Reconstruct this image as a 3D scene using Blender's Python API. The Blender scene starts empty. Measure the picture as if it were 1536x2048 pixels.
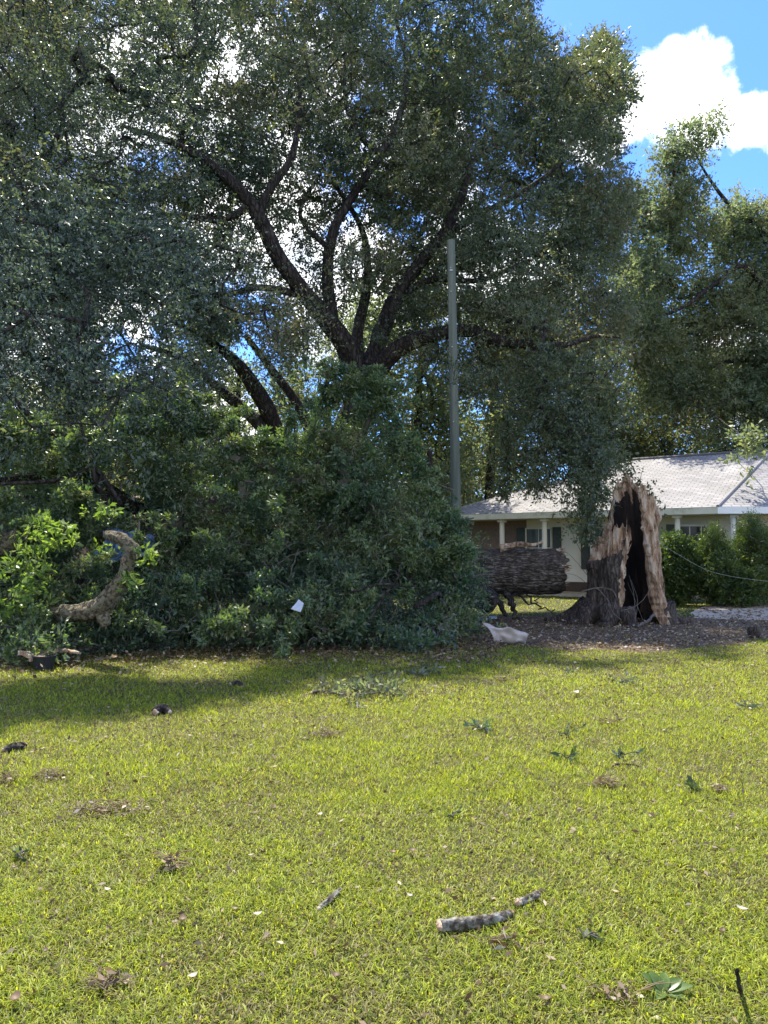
import bpy, math, random
import numpy as np
from mathutils import Vector, noise
R = math.radians
rng = np.random.default_rng(7)
random.seed(7)
S = bpy.context.scene
COL = S.collection

# ------------------------------------------------------------------ camera
F = 1540.0; PITCH = math.atan(76.0 / F); CAMH = 1.6
cam = bpy.data.objects.new('camera', bpy.data.cameras.new('camera')); COL.objects.link(cam)
cam.location = (0, 0, CAMH); cam.rotation_euler = (R(90) + PITCH, 0, 0)
cam.data.sensor_fit = 'HORIZONTAL'; cam.data.sensor_width = 36; cam.data.lens = 36 * F / 1536
cam.data.clip_start = 0.05; cam.data.clip_end = 2000
S.camera = cam
S.view_settings.view_transform = 'Standard'; S.view_settings.look = 'None'
S.view_settings.exposure = 1.2; S.view_settings.gamma = 1
S.cycles.max_bounces = 7; S.cycles.diffuse_bounces = 4; S.cycles.glossy_bounces = 2
S.cycles.transmission_bounces = 5; S.cycles.transparent_max_bounces = 8
S.cycles.sample_clamp_indirect = 4; S.cycles.use_denoising = True
S.cycles.caustics_reflective = False; S.cycles.caustics_refractive = False

def ray(px, py):
    a = (px - 768) / F; b = (1024 - py) / F; c, s = math.cos(PITCH), math.sin(PITCH)
    return a, c - b * s, s + b * c
def at(px, py, d):
    x, y, z = ray(px, py); return Vector((x / y * d, d, CAMH + z / y * d))
def gr(px, py, z=0.0):
    x, y, zz = ray(px, py); t = (z - CAMH) / zz; return Vector((x * t, y * t, z))
def atv(px, py, d):
    px = np.asarray(px, float); py = np.asarray(py, float); a = (px - 768) / F; b = (1024 - py) / F
    c, s = math.cos(PITCH), math.sin(PITCH); y = c - b * s; z = s + b * c
    return np.stack([a / y * d, d + 0 * px, CAMH + z / y * d], -1)

# ------------------------------------------------------------------ sun and sky
EL, AZ = 60.0, 12.0            # degrees above horizon; degrees left of straight ahead (sun is behind the tree)
sd = Vector((-math.sin(R(AZ)) * math.cos(R(EL)), math.cos(R(AZ)) * math.cos(R(EL)), math.sin(R(EL))))
sun = bpy.data.objects.new('sun', bpy.data.lights.new('sun', 'SUN')); COL.objects.link(sun)
sun.data.energy = 4.8; sun.data.angle = R(0.53); sun.data.color = (1.0, 0.93, 0.80)
sun.rotation_euler = sd.to_track_quat('Z', 'Y').to_euler(); sun.location = (0, 0, 30)
W = bpy.data.worlds.new('World'); S.world = W; W.use_nodes = True
def dirs_to_puffs(d): return [((a, b, c), 0, -q * F) for a, b, c, q in d]
def build_sky():
    nt = W.node_tree; N = nt.nodes; Lk = nt.links; N.clear()
    out = N.new('ShaderNodeOutputWorld'); bg = N.new('ShaderNodeBackground')
    sky = N.new('ShaderNodeTexSky'); sky.sky_type = 'NISHITA'; sky.sun_disc = False
    sky.sun_elevation = R(EL); sky.sun_rotation = R(-AZ); sky.dust_density = 0.3; sky.air_density = 1.0; sky.ozone_density = 3.0
    tint = N.new('ShaderNodeMix'); tint.data_type = 'RGBA'; tint.blend_type = 'MULTIPLY'; tint.inputs[0].default_value = 1
    tint.inputs[7].default_value = (0.42, 0.63, 1.04, 1); Lk.new(sky.outputs[0], tint.inputs[6])
    tc = N.new('ShaderNodeTexCoord')
    # clouds: puffs placed on the sphere of directions, broken up with noise
    nz = N.new('ShaderNodeTexNoise'); nz.inputs['Scale'].default_value = 11; nz.inputs['Detail'].default_value = 8
    nz.inputs['Roughness'].default_value = 0.6
    Lk.new(tc.outputs['Generated'], nz.inputs['Vector'])
    puffs = [(1290, 215, 70), (1345, 175, 80), (1395, 140, 60), (1345, 110, 34), (1420, 215, 80), (1490, 235, 58), (1540, 250, 60), (1610, 270, 70), (1230, 255, 50), (1180, 250, 70),
             (440, 200, 260), (80, 560, 260), (700, 600, 170), (520, 420, 170), (-300, 100, 350), (330, 900, 200), (1500, 760, 120), (820, 300, 120), (980, 520, 170)]
    prev = None
    # unseen clouds added behind and beside the camera as white fill for the shade
    fill_dirs = [(-.6, -1, .40, .34), (.5, -1, .35, .36), (0, -1, .9, .24), (-1, -.3, .5, .26), (1, -.35, .55, .28), (-.9, .1, 1.0, .2)]
    for (px, py, r) in puffs + dirs_to_puffs(fill_dirs):
        if r < 0: v = Vector((px[0], px[1], px[2])).normalized(); r = -r
        else: x, y, z = ray(px, py); v = Vector((x, y, z)).normalized()
        dn = N.new('ShaderNodeVectorMath'); dn.operation = 'DISTANCE'; dn.inputs[1].default_value = v
        Lk.new(tc.outputs['Generated'], dn.inputs[0])
        m = N.new('ShaderNodeMapRange'); m.inputs[1].default_value = 0; m.inputs[2].default_value = r / F * 1.35
        m.inputs[3].default_value = 1; m.inputs[4].default_value = 0; Lk.new(dn.outputs['Value'], m.inputs[0])
        if prev is None: prev = m.outputs[0]
        else:
            mx = N.new('ShaderNodeMath'); mx.operation = 'MAXIMUM'; Lk.new(prev, mx.inputs[0]); Lk.new(m.outputs[0], mx.inputs[1]); prev = mx.outputs[0]
    ad = N.new('ShaderNodeMath'); ad.operation = 'MULTIPLY_ADD'; ad.inputs[1].default_value = 2.1; Lk.new(nz.outputs[0], ad.inputs[0]); Lk.new(prev, ad.inputs[2])
    th = N.new('ShaderNodeMapRange'); th.interpolation_type = 'SMOOTHSTEP'; th.inputs[1].default_value = 1.27; th.inputs[2].default_value = 1.56
    Lk.new(ad.outputs[0], th.inputs[0])
    n2 = N.new('ShaderNodeTexNoise'); n2.inputs['Scale'].default_value = 16; n2.inputs['Detail'].default_value = 4
    Lk.new(tc.outputs['Generated'], n2.inputs['Vector'])
    cr = N.new('ShaderNodeValToRGB'); cr.color_ramp.elements[0].position = .34; cr.color_ramp.elements[0].color = (4.2, 4.7, 5.4, 1)
    cr.color_ramp.elements[1].position = .56; cr.color_ramp.elements[1].color = (7.6, 7.6, 7.6, 1); Lk.new(n2.outputs[0], cr.inputs[0])
    mix = N.new('ShaderNodeMix'); mix.data_type = 'RGBA'
    Lk.new(th.outputs[0], mix.inputs[0]); Lk.new(tint.outputs[2], mix.inputs[6]); Lk.new(cr.outputs[0], mix.inputs[7])
    Lk.new(mix.outputs[2], bg.inputs[0]); bg.inputs[1].default_value = 0.15
    Lk.new(bg.outputs[0], out.inputs[0])
build_sky()

# ------------------------------------------------------------------ materials
def mat(name, cols, scale=5, rough=.85, bump=0, bscale=None, stretch=(1, 1, 1), translucent=0, tcol=None, attr=False, spec=.3, detail=6, coord='Object', pos=None, bdist=.02, plates=0, pstretch=(1, 1, .3)):
    m = bpy.data.materials.new(name); m.use_nodes = True; nt = m.node_tree; N = nt.nodes; L = nt.links
    b = N['Principled BSDF']; out = N['Material Output']
    b.inputs['Roughness'].default_value = rough; b.inputs['Specular IOR Level'].default_value = spec
    ramp = N.new('ShaderNodeValToRGB'); e = ramp.color_ramp.elements
    n = len(cols)
    while len(e) < n: e.new(.5)
    for i, c in enumerate(cols):
        e[i].position = (pos[i] if pos else (.3 + .4 * i / max(1, n - 1) if not attr else i / max(1, n - 1))); e[i].color = (*c, 1)
    tc = N.new('ShaderNodeTexCoord'); mp = N.new('ShaderNodeMapping'); mp.inputs['Scale'].default_value = stretch
    L.new(tc.outputs[coord], mp.inputs[0])
    if attr:
        a = N.new('ShaderNodeAttribute'); a.attribute_name = 'rnd'; L.new(a.outputs['Fac'], ramp.inputs[0])
    else:
        nz = N.new('ShaderNodeTexNoise'); nz.inputs['Scale'].default_value = scale; nz.inputs['Detail'].default_value = detail
        nz.inputs['Roughness'].default_value = .62
        L.new(mp.outputs[0], nz.inputs['Vector']); L.new(nz.outputs[0], ramp.inputs[0])
    L.new(ramp.outputs[0], b.inputs['Base Color'])
    if plates:
        mp2 = N.new('ShaderNodeMapping'); mp2.inputs['Scale'].default_value = pstretch; L.new(tc.outputs[coord], mp2.inputs[0])
        wn = N.new('ShaderNodeTexNoise'); wn.inputs['Scale'].default_value = plates * .8; wn.inputs['Detail'].default_value = 3; L.new(mp2.outputs[0], wn.inputs['Vector'])
        wa = N.new('ShaderNodeVectorMath'); wa.operation = 'MULTIPLY_ADD'; wa.inputs[1].default_value = (1.4 / plates,) * 3; L.new(wn.outputs['Color'], wa.inputs[0]); L.new(mp2.outputs[0], wa.inputs[2])
        vo = N.new('ShaderNodeTexVoronoi'); vo.feature = 'DISTANCE_TO_EDGE'; vo.inputs['Scale'].default_value = plates; L.new(wa.outputs[0], vo.inputs['Vector'])
        pm = N.new('ShaderNodeMapRange'); pm.inputs[2].default_value = .22; L.new(vo.outputs['Distance'], pm.inputs[0])
        mc = N.new('ShaderNodeMapRange'); mc.inputs[3].default_value = .6; mc.inputs[4].default_value = 1.1; L.new(pm.outputs[0], mc.inputs[0])
        mu = N.new('ShaderNodeMix'); mu.data_type = 'RGBA'; mu.blend_type = 'MULTIPLY'; mu.inputs[0].default_value = 1; L.new(ramp.outputs[0], mu.inputs[6]); L.new(mc.outputs[0], mu.inputs[7]); L.new(mu.outputs[2], b.inputs['Base Color'])
    if bump:
        nb = N.new('ShaderNodeTexNoise'); nb.inputs['Scale'].default_value = bscale or scale * 3; nb.inputs['Detail'].default_value = 8
        L.new(mp.outputs[0], nb.inputs['Vector'])
        bp = N.new('ShaderNodeBump'); bp.inputs['Strength'].default_value = bump; bp.inputs['Distance'].default_value = bdist
        hsrc = nb.outputs[0]
        if plates:
            ha = N.new('ShaderNodeMath'); ha.operation = 'MULTIPLY_ADD'; ha.inputs[1].default_value = .5; L.new(nb.outputs[0], ha.inputs[0]); L.new(pm.outputs[0], ha.inputs[2]); hsrc = ha.outputs[0]
        L.new(hsrc, bp.inputs['Height']); L.new(bp.outputs[0], b.inputs['Normal'])
    if translucent:
        t = N.new('ShaderNodeBsdfTranslucent'); ms = N.new('ShaderNodeMixShader'); ms.inputs[0].default_value = translucent
        mm = N.new('ShaderNodeMix'); mm.data_type = 'RGBA'; mm.blend_type = 'MULTIPLY'; mm.inputs[0].default_value = 1
        L.new(ramp.outputs[0], mm.inputs[6]); mm.inputs[7].default_value = (*(tcol or (1.6, 1.6, .7)), 1)
        L.new(mm.outputs[2], t.inputs[0]); L.new(b.outputs[0], ms.inputs[1]); L.new(t.outputs[0], ms.inputs[2]); L.new(ms.outputs[0], out.inputs[0])
    return m
M = {}
M['oak_leaf'] = mat('oak_leaf', [(.056, .078, .054), (.080, .108, .064), (.108, .138, .070), (.155, .162, .075), (.19, .14, .08)], attr=True, rough=0.42, spec=0.8, translucent=0.4, tcol=(1.6, 1.6, .85))
M['dull_leaf'] = mat('dull_leaf', [(.075, .104, .078), (.096, .132, .090), (.125, .162, .105), (.165, .195, .12)], attr=True, rough=0.45, spec=0.8, translucent=.25, tcol=(1.3, 1.45, .8))
M['pile_leaf'] = mat('pile_leaf', [(.046, .080, .060), (.070, .116, .074), (.105, .158, .084), (.18, .22, .09), (.18, .145, .095)], attr=True, rough=0.42, spec=0.75, translucent=0.38, tcol=(1.8, 2.1, .7))
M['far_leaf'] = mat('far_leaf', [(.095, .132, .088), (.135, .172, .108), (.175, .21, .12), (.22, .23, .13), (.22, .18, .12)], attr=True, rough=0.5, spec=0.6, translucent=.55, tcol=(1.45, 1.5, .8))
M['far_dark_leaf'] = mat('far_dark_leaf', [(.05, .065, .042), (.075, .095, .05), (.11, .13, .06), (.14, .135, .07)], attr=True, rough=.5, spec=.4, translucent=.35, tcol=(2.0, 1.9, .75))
M['shrub_leaf'] = mat('shrub_leaf', [(.03, .055, .02), (.055, .09, .026), (.09, .125, .034), (.15, .17, .05)], attr=True, rough=.36, spec=.5, translucent=.42, tcol=(1.7, 1.9, .7))
M['bright_leaf'] = mat('bright_leaf', [(.08, .135, .04), (.14, .21, .055), (.20, .275, .075), (.30, .35, .13)], attr=True, rough=.35, spec=.5, translucent=.45, tcol=(1.7, 1.9, .6))
M['grass'] = mat('grass_blade', [(.04, .03, .014), (.40, .35, .15), (.13, .12, .038), (.08, .12, .013), (.25, .31, .026), (.50, .54, .055), (.12, .17, .018), (.42, .43, .05)], attr=True, rough=.5, spec=.3, translucent=.45, tcol=(1.6, 1.55, .6))
M['straw'] = mat('straw', [(.10, .075, .04), (.20, .15, .08), (.30, .24, .14)], scale=20, rough=.9)
M['litter'] = mat('litter_leaf', [(.08, .048, .028), (.16, .10, .058), (.25, .18, .11), (.36, .29, .20), (.45, .41, .33)], attr=True, rough=.55, spec=.35, translucent=.15, tcol=(1.4, 1.2, .8))
M['lawn'] = mat('lawn_soil', [(.035, .030, .014), (.06, .06, .018), (.11, .11, .03)], scale=9, rough=.95, bump=.6, bscale=60)
M['dirt'] = mat('dirt', [(.055, .036, .020), (.115, .080, .048), (.20, .15, .10)], scale=6, rough=.95, bump=.9, bscale=40)
M['gravel'] = mat('driveway', [(.36, .29, .20), (.48, .40, .29), (.58, .49, .37)], scale=3, rough=.95, bump=.5, bscale=50)
M['bark'] = mat('oak_bark', [(.026, .020, .017), (.052, .041, .034), (.10, .084, .072)], scale=7, rough=.95, bump=1, bscale=18, stretch=(1, 1, .35), bdist=.05, plates=9, pstretch=(1, 1, 0.35))
M['twig'] = mat('twig_bark', [(.06, .052, .042), (.10, .088, .072), (.15, .135, .11)], scale=10, rough=.9)
M['log_bark'] = mat('log_bark', [(.045, .033, .025), (.085, .066, .050), (.15, .125, .10), (.25, .22, .19)], scale=8, rough=.95, bump=.9, bscale=30, stretch=(.8, 1, 1), bdist=.035, pos=[.3, .46, .58, .70], plates=17, pstretch=(.3, 1, 1))
M['stump_bark'] = mat('stump_bark', [(.040, .031, .025), (.085, .066, .053), (.16, .135, .11)], scale=8, rough=.95, bump=1, bscale=20, stretch=(1, 1, .25), bdist=.03, plates=13, pstretch=(1, 1, .28))
M['torn_wood'] = mat('torn_wood', [(.06, .038, .026), (.21, .13, .08), (.42, .28, .175), (.54, .43, .32), (.42, .37, .32)], scale=7, rough=.85, bump=1, bscale=22, stretch=(1, 1, .3), bdist=.06, pos=[.33, .42, .52, .60, .72])
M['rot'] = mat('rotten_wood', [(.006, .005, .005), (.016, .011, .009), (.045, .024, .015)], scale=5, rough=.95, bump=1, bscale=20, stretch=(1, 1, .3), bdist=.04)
M['lichen_bark'] = mat('lichen_bark', [(.03, .022, .015), (.075, .055, .036), (.20, .18, .115), (.07, .045, .028)], scale=17, rough=.95, bump=1, bscale=25, bdist=.03)
M['piece_bark'] = mat('piece_bark', [(.025, .019, .014), (.07, .056, .04), (.19, .18, .15), (.32, .32, .28)], scale=34, rough=.95, bump=1, bscale=60, bdist=.01, pos=[.3, .44, .56, .7])
M['pole'] = mat('treated_pole', [(.075, .09, .072), (.13, .145, .115), (.20, .205, .165)], scale=9, rough=.85, bump=.5, bscale=26, stretch=(1, 1, .04))
M['metal'] = mat('galvanised', [(.4, .4, .4), (.55, .55, .55)], scale=10, rough=.4)
M['cream'] = mat('cream_paint', [(.76, .70, .56), (.80, .745, .62)], scale=2, rough=.6)
M['fascia'] = mat('fascia_paint', [(.38, .40, .26), (.60, .58, .44), (.66, .63, .50)], scale=2.2, rough=.6, pos=[.32, .44, .6])
M['cap'] = mat('ridge_shingle', [(.26, .25, .24), (.33, .315, .305)], scale=6)
M['white'] = mat('white_paint', [(.74, .74, .72), (.8, .8, .78)], scale=2, rough=.5)
M['brick'] = mat('porch_brick', [(.19, .13, .10), (.27, .19, .145)], scale=12, rough=.9)
M['foundation'] = mat('foundation_brick', [(.07, .05, .04), (.12, .085, .06)], scale=14, rough=.9)
M['shutter'] = mat('shutter_paint', [(.05, .058, .045), (.085, .092, .07)], scale=4, rough=.5)
M['glass'] = mat('window_glass', [(.012, .016, .018), (.03, .036, .038)], scale=1.5, rough=.12, spec=.25)
M['curtain'] = mat('curtain_glass', [(.14, .15, .12), (.04, .05, .045)], scale=2.5, rough=.2, spec=.25, stretch=(6, 6, .5))
M['tarp'] = mat('blue_tarp', [(.03, .065, .14), (.07, .13, .25), (.28, .36, .48)], scale=7, rough=.35, spec=.5, bump=.6, bscale=15)
M['sheet'] = mat('beige_sheet', [(.36, .30, .27), (.48, .42, .38)], scale=4, rough=.7, bump=.3, bscale=12)
M['scrap'] = mat('white_scrap', [(.40, .44, .50), (.58, .61, .65)], scale=5, rough=.5)
M['black'] = mat('black_plastic', [(.012, .014, .018), (.03, .032, .036)], scale=6, rough=.45)
M['wire'] = mat('cable_sheath', [(.25, .26, .22), (.34, .35, .3)], scale=6, rough=.5)
M['salmon'] = mat('salmon_brick', [(.34, .20, .16), (.45, .30, .25)], scale=10, rough=.9)
def shingles():
    m = bpy.data.materials.new('shingles'); m.use_nodes = True; N = m.node_tree.nodes; L = m.node_tree.links; b = N['Principled BSDF']
    uv = N.new('ShaderNodeUVMap'); br = N.new('ShaderNodeTexBrick'); L.new(uv.outputs[0], br.inputs['Vector'])
    br.inputs['Scale'].default_value = 1; br.inputs['Brick Width'].default_value = .30; br.inputs['Row Height'].default_value = .15
    br.inputs['Mortar Size'].default_value = .016; br.inputs['Mortar Smooth'].default_value = .3; br.inputs['Bias'].default_value = -.1
    br.inputs['Color1'].default_value = (.235, .228, .222, 1); br.inputs['Color2'].default_value = (.325, .315, .305, 1); br.inputs['Mortar'].default_value = (.13, .12, .12, 1)
    nz = N.new('ShaderNodeTexNoise'); nz.inputs['Scale'].default_value = .8; nz.inputs['Detail'].default_value = 6; L.new(uv.outputs[0], nz.inputs['Vector'])
    mr = N.new('ShaderNodeMapRange'); mr.inputs[1].default_value = .3; mr.inputs[2].default_value = .7; mr.inputs[3].default_value = .8; mr.inputs[4].default_value = 1.15
    L.new(nz.outputs[0], mr.inputs[0])
    mx = N.new('ShaderNodeMix'); mx.data_type = 'RGBA'; mx.blend_type = 'MULTIPLY'; mx.inputs[0].default_value = 1
    L.new(br.outputs[0], mx.inputs[6]); L.new(mr.outputs[0], mx.inputs[7]); L.new(mx.outputs[2], b.inputs['Base Color'])
    bp = N.new('ShaderNodeBump'); bp.inputs['Strength'].default_value = .6; bp.inputs['Distance'].default_value = .02; bp.invert = True
    L.new(br.outputs['Fac'], bp.inputs['Height']); L.new(bp.outputs[0], b.inputs['Normal']); b.inputs['Roughness'].default_value = .85
    return m
M['shingle'] = shingles()

# ------------------------------------------------------------------ scene helpers
def link(o, parent=None):
    COL.objects.link(o)
    if parent is not None: o.parent = parent
    return o
def tag(o, label=None, cat=None, group=None, kind=None):
    if label: o['label'] = label
    if cat: o['category'] = cat
    if group: o['group'] = group
    if kind: o['kind'] = kind
    return o
def empty(name, loc, label, cat, group=None):
    o = bpy.data.objects.new(name, None); COL.objects.link(o); o.location = loc; o.empty_display_size = .2
    return tag(o, label, cat, group)
class MB:
    def __init__(s): s.v = []; s.f = []; s.m = []; s.uv = {}
    def add(s, vs, fs, mi=0):
        b = len(s.v); s.v += [tuple(v) for v in vs]; s.f += [tuple(b + i for i in f) for f in fs]; s.m += [mi] * len(fs)
    def box(s, c, sz, ax=None, mi=0):
        X, Y, Z = ax or (Vector((1, 0, 0)), Vector((0, 1, 0)), Vector((0, 0, 1)))
        c = Vector(c); vs = [c + X * (sz[0] / 2 * i) + Y * (sz[1] / 2 * j) + Z * (sz[2] / 2 * k) for k in (-1, 1) for j in (-1, 1) for i in (-1, 1)]
        s.add(vs, [(0, 2, 3, 1), (4, 5, 7, 6), (0, 1, 5, 4), (2, 6, 7, 3), (0, 4, 6, 2), (1, 3, 7, 5)], mi)
    def tube(s, pts, rad, n=6, cap=True, rough=0, seed=0, mi=0, fine=0, ff=30):
        pts = [Vector(p) for p in pts]; k = len(pts); b = len(s.v)
        up = Vector((0.13, 0.21, .97)).normalized(); px = None
        for i, p in enumerate(pts):
            t = (pts[min(i + 1, k - 1)] - pts[max(i - 1, 0)])
            if t.length < 1e-9: t = Vector((0, 0, 1))
            t.normalize()
            if px is None:
                px = up.cross(t)
                if px.length < .1: px = Vector((1, 0, 0)).cross(t)
            px = (px - t * px.dot(t)).normalized(); py = t.cross(px)
            for j in range(n):
                a = 2 * math.pi * j / n; r = rad[i]
                d = px * math.cos(a) + py * math.sin(a)
                if rough: r *= 1 + rough * noise.noise(p * 1.7 + d * 1.3 + Vector((seed, 0, 0))) + rough * .5 * noise.noise(p * 6 + d * 3) + fine * noise.noise(p * ff + d * rad[i] * ff + Vector((0, seed, 0)))
                s.v.append(tuple(p + d * r))
        for i in range(k - 1):
            for j in range(n):
                a = b + i * n + j; c = b + i * n + (j + 1) % n
                s.f.append((a, c, c + n, a + n)); s.m.append(mi)
        if cap:
            s.f.append(tuple(b + j for j in range(n))[::-1]); s.m.append(mi)
            s.f.append(tuple(b + (k - 1) * n + j for j in range(n))); s.m.append(mi)
    def build(s, name, mats, parent=None, smooth=False, loc=None):
        me = bpy.data.meshes.new(name); off = Vector((0, 0, 0))
        if parent is not None: off = Vector(parent.location)
        elif loc is not None: off = Vector(loc)
        me.from_pydata([tuple(Vector(v) - off) for v in s.v], [], s.f)
        for m in (mats if isinstance(mats, (list, tuple)) else [mats]): me.materials.append(m)
        me.polygons.foreach_set('material_index', s.m)
        if smooth: me.polygons.foreach_set('use_smooth', [True] * len(s.f))
        me.update()
        o = bpy.data.objects.new(name, me); link(o, parent)
        if parent is None and loc is not None: o.location = loc
        return o
def nmesh(name, V, Q, m, rnd=None, parent=None, loc=None):
    """V (n,3), Q (k,4) numpy -> one mesh object"""
    off = np.array(parent.location if parent is not None else (loc or (0, 0, 0)), dtype=np.float64)
    V = (V - off).astype(np.float32); k = len(Q)
    me = bpy.data.meshes.new(name); me.vertices.add(len(V)); me.vertices.foreach_set('co', V.ravel())
    me.loops.add(k * 4); me.loops.foreach_set('vertex_index', Q.astype(np.int32).ravel())
    me.polygons.add(k); me.polygons.foreach_set('loop_start', np.arange(0, k * 4, 4, dtype=np.int32))
    me.update(calc_edges=True)
    me.materials.append(m)
    if rnd is not None:
        a = me.attributes.new('rnd', 'FLOAT', 'POINT'); a.data.foreach_set('value', rnd.astype(np.float32))
    o = bpy.data.objects.new(name, me); link(o, parent)
    if parent is None and loc is not None: o.location = loc
    return o
def unit(a): return a / (np.linalg.norm(a, axis=-1, keepdims=True) + 1e-9)
def leaves_at(P, D, L, W, rnd=None):
    """kite shaped leaves: base P, direction D, length L, width W; slightly cupped"""
    n = len(P); r = unit(rng.normal(size=(n, 3)) + np.array([0, 0, .6])); s = unit(np.cross(D, r)); nn = np.cross(s, D)
    L = np.broadcast_to(L, n)[:, None]; W = np.broadcast_to(W, n)[:, None]
    cup = rng.uniform(-.12, .22, (n, 1)) * W
    V = np.stack([P, P + D * L * .48 + s * W * .5 + nn * cup, P + D * L - nn * cup * .6, P + D * L * .48 - s * W * .5 + nn * cup], 1).reshape(-1, 3)
    Q = np.arange(n * 4).reshape(n, 4)
    if rnd is None: rnd = rng.random(n)
    return V, Q, np.repeat(rnd, 4)
def cat_leaves(parts):
    Vs, Qs, Rs = [], [], []; b = 0
    for V, Q, r in parts:
        Vs.append(V); Qs.append(Q + b); Rs.append(r); b += len(V)
    return np.concatenate(Vs), np.concatenate(Qs), np.concatenate(Rs)
def clump_leaves(C, rad, nshoot, nleaf, size, aspect=.42, droop=.0, flat=.8, tone=None, sref=0):
    """C (k,3) clump centres. shoots radiate from each clump, leaves sit along each shoot."""
    k = len(C); rad = np.broadcast_to(rad, k)
    cc = np.repeat(C, nshoot, 0); rr = np.repeat(rad, nshoot)
    D = unit(rng.normal(size=(len(cc), 3)) * np.array([1, 1, flat]) + np.array([0, 0, .25 - droop]))
    start = cc + D * rr[:, None] * rng.uniform(.0, .45, (len(cc), 1)) + rng.normal(size=cc.shape) * rr[:, None] * .12
    Ls = rr * rng.uniform(.55, .95, len(cc))
    bend = rng.normal(size=D.shape) * .25 + np.array([0, 0, -droop])
    t = (np.arange(nleaf) + .6) / nleaf
    T = np.tile(t, len(cc)); st = np.repeat(start, nleaf, 0); DD = np.repeat(D, nleaf, 0); LL = np.repeat(Ls, nleaf); BB = np.repeat(bend, nleaf, 0)
    P = st + DD * (LL * T)[:, None] + BB * (LL * T ** 2)[:, None] * .5 + rng.normal(size=st.shape) * .012
    ld = unit(DD * .55 + unit(rng.normal(size=DD.shape)) * .85 + np.array([0, 0, -.1]))
    sz = size * rng.uniform(.5, 1.4, len(P)) * np.repeat(np.repeat(rng.uniform(.8, 1.2, k), nshoot), nleaf)
    if sref: sz = sz * np.clip(P[:, 1] / sref, .55, 1.25)
    base = np.repeat(np.repeat(rng.random(k) if tone is None else tone, nshoot), nleaf)
    rn = np.clip(base * .55 + rng.random(len(P)) * .5 - .03, 0, 1)
    return leaves_at(P, ld, sz, sz * aspect * rng.uniform(.8, 1.2, len(P)), rn), (start, D, Ls, bend)

def catmull(P, n=6):
    P = [Vector(p[:3]) for p in P]; out = []
    for i in range(len(P) - 1):
        p0 = P[max(i - 1, 0)]; p1 = P[i]; p2 = P[i + 1]; p3 = P[min(i + 2, len(P) - 1)]
        for j in range(n):
            t = j / n; out.append(.5 * ((2 * p1) + (p2 - p0) * t + (2 * p0 - 5 * p1 + 4 * p2 - p3) * t * t + (-p0 + 3 * p1 - 3 * p2 + p3) * t ** 3))
    out.append(P[-1]); return out
def curve_px(L, n=6):
    """list of (px, py, depth, radius) -> smooth points and radii"""
    pts = catmull([at(a, b, d) for a, b, d, r in L], n); k = len(L)
    rad = list(np.interp(np.linspace(0, k - 1, len(pts)), range(k), [q[3] for q in L])); return pts, rad

class Skeleton:
    """limbs given by hand plus branches grown to every leaf clump"""
    def __init__(s): s.P = []; s.par = []; s.minr = []; s.w = []; s.paths = []
    def limb(s, pts, rad, parent=-1):
        ids = []
        for p, r in zip(pts, rad):
            s.P.append(tuple(p)); s.par.append(parent); s.minr.append(r); s.w.append(0); parent = len(s.P) - 1; ids.append(parent)
        return ids
    def nearest(s, p):
        A = np.array(s.P); return int(np.argmin(((A - np.array(p)) ** 2).sum(1)))
    def grow(s, C, step=.55, wob=.12):
        A = np.array(s.P); C = np.asarray(C)
        best = np.full(len(C), 1e9); bi = np.zeros(len(C), int)
        for i0 in range(0, len(A), 64):
            d = ((C[:, None] - A[None, i0:i0 + 64]) ** 2).sum(2); j = d.argmin(1); dm = d[np.arange(len(C)), j]; u = dm < best; best[u] = dm[u]; bi[u] = j[u] + i0
        left = np.ones(len(C), bool)
        for _ in range(len(C)):
            i = int(np.where(left, best, 1e18).argmin()); left[i] = False
            p0 = Vector(s.P[bi[i]]); p1 = Vector(C[i]); L = (p1 - p0).length
            if L < .05: s.w[bi[i]] += 1; continue
            k = max(1, int(L / step)); side = Vector(rng.normal(size=3)) * L * wob + Vector((0, 0, L * wob * .8)); prev = int(bi[i]); ids = [prev]; new = []
            for j in range(1, k + 1):
                t = j / k; q = p0.lerp(p1, t) + side * (t * (1 - t) * 1.6) + (Vector(rng.normal(size=3)) * .04 if j < k else Vector((0, 0, 0)))
                s.P.append(tuple(q)); s.par.append(prev); s.minr.append(0); s.w.append(1 if j == k else 0); prev = len(s.P) - 1; ids.append(prev); new.append(q)
            base = len(s.P) - len(new); s.paths.append(ids)
            Nn = np.array(new); d = ((C[:, None] - Nn[None]) ** 2).sum(2); jj = d.argmin(1); dm = d[np.arange(len(C)), jj]; u = left & (dm < best); best[u] = dm[u]; bi[u] = base + jj[u]
    def mesh(s, mb, hand, twig_r=.006, power=.5, sides=5):
        w = np.array(s.w, float)
        for i in range(len(s.P) - 1, -1, -1):
            if s.par[i] >= 0: w[s.par[i]] += w[i]
        rad = np.maximum(twig_r * np.maximum(w, 1) ** power, 0)
        for ids in s.paths:
            r = [rad[i] for i in ids]; r[0] = min(r[0], r[1] * 1.25 if len(r) > 1 else r[0])
            r = [min(x, .16) for x in r]
            mb.tube([s.P[i] for i in ids], r, n=sides, cap=False)
def in_poly(x, y, poly):
    ins = np.zeros(len(x), bool); n = len(poly)
    for i in range(n):
        x0, y0 = poly[i]; x1, y1 = poly[(i + 1) % n]
        if y0 == y1: continue
        c = ((y0 > y) != (y1 > y)) & (x < (x1 - x0) * (y - y0) / (y1 - y0) + x0); ins ^= c
    return ins
def lownoise(P, s, seed=0):
    return np.array([noise.noise(Vector((p[0] * s + seed, p[1] * s, p[2] * s))) for p in P])
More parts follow.
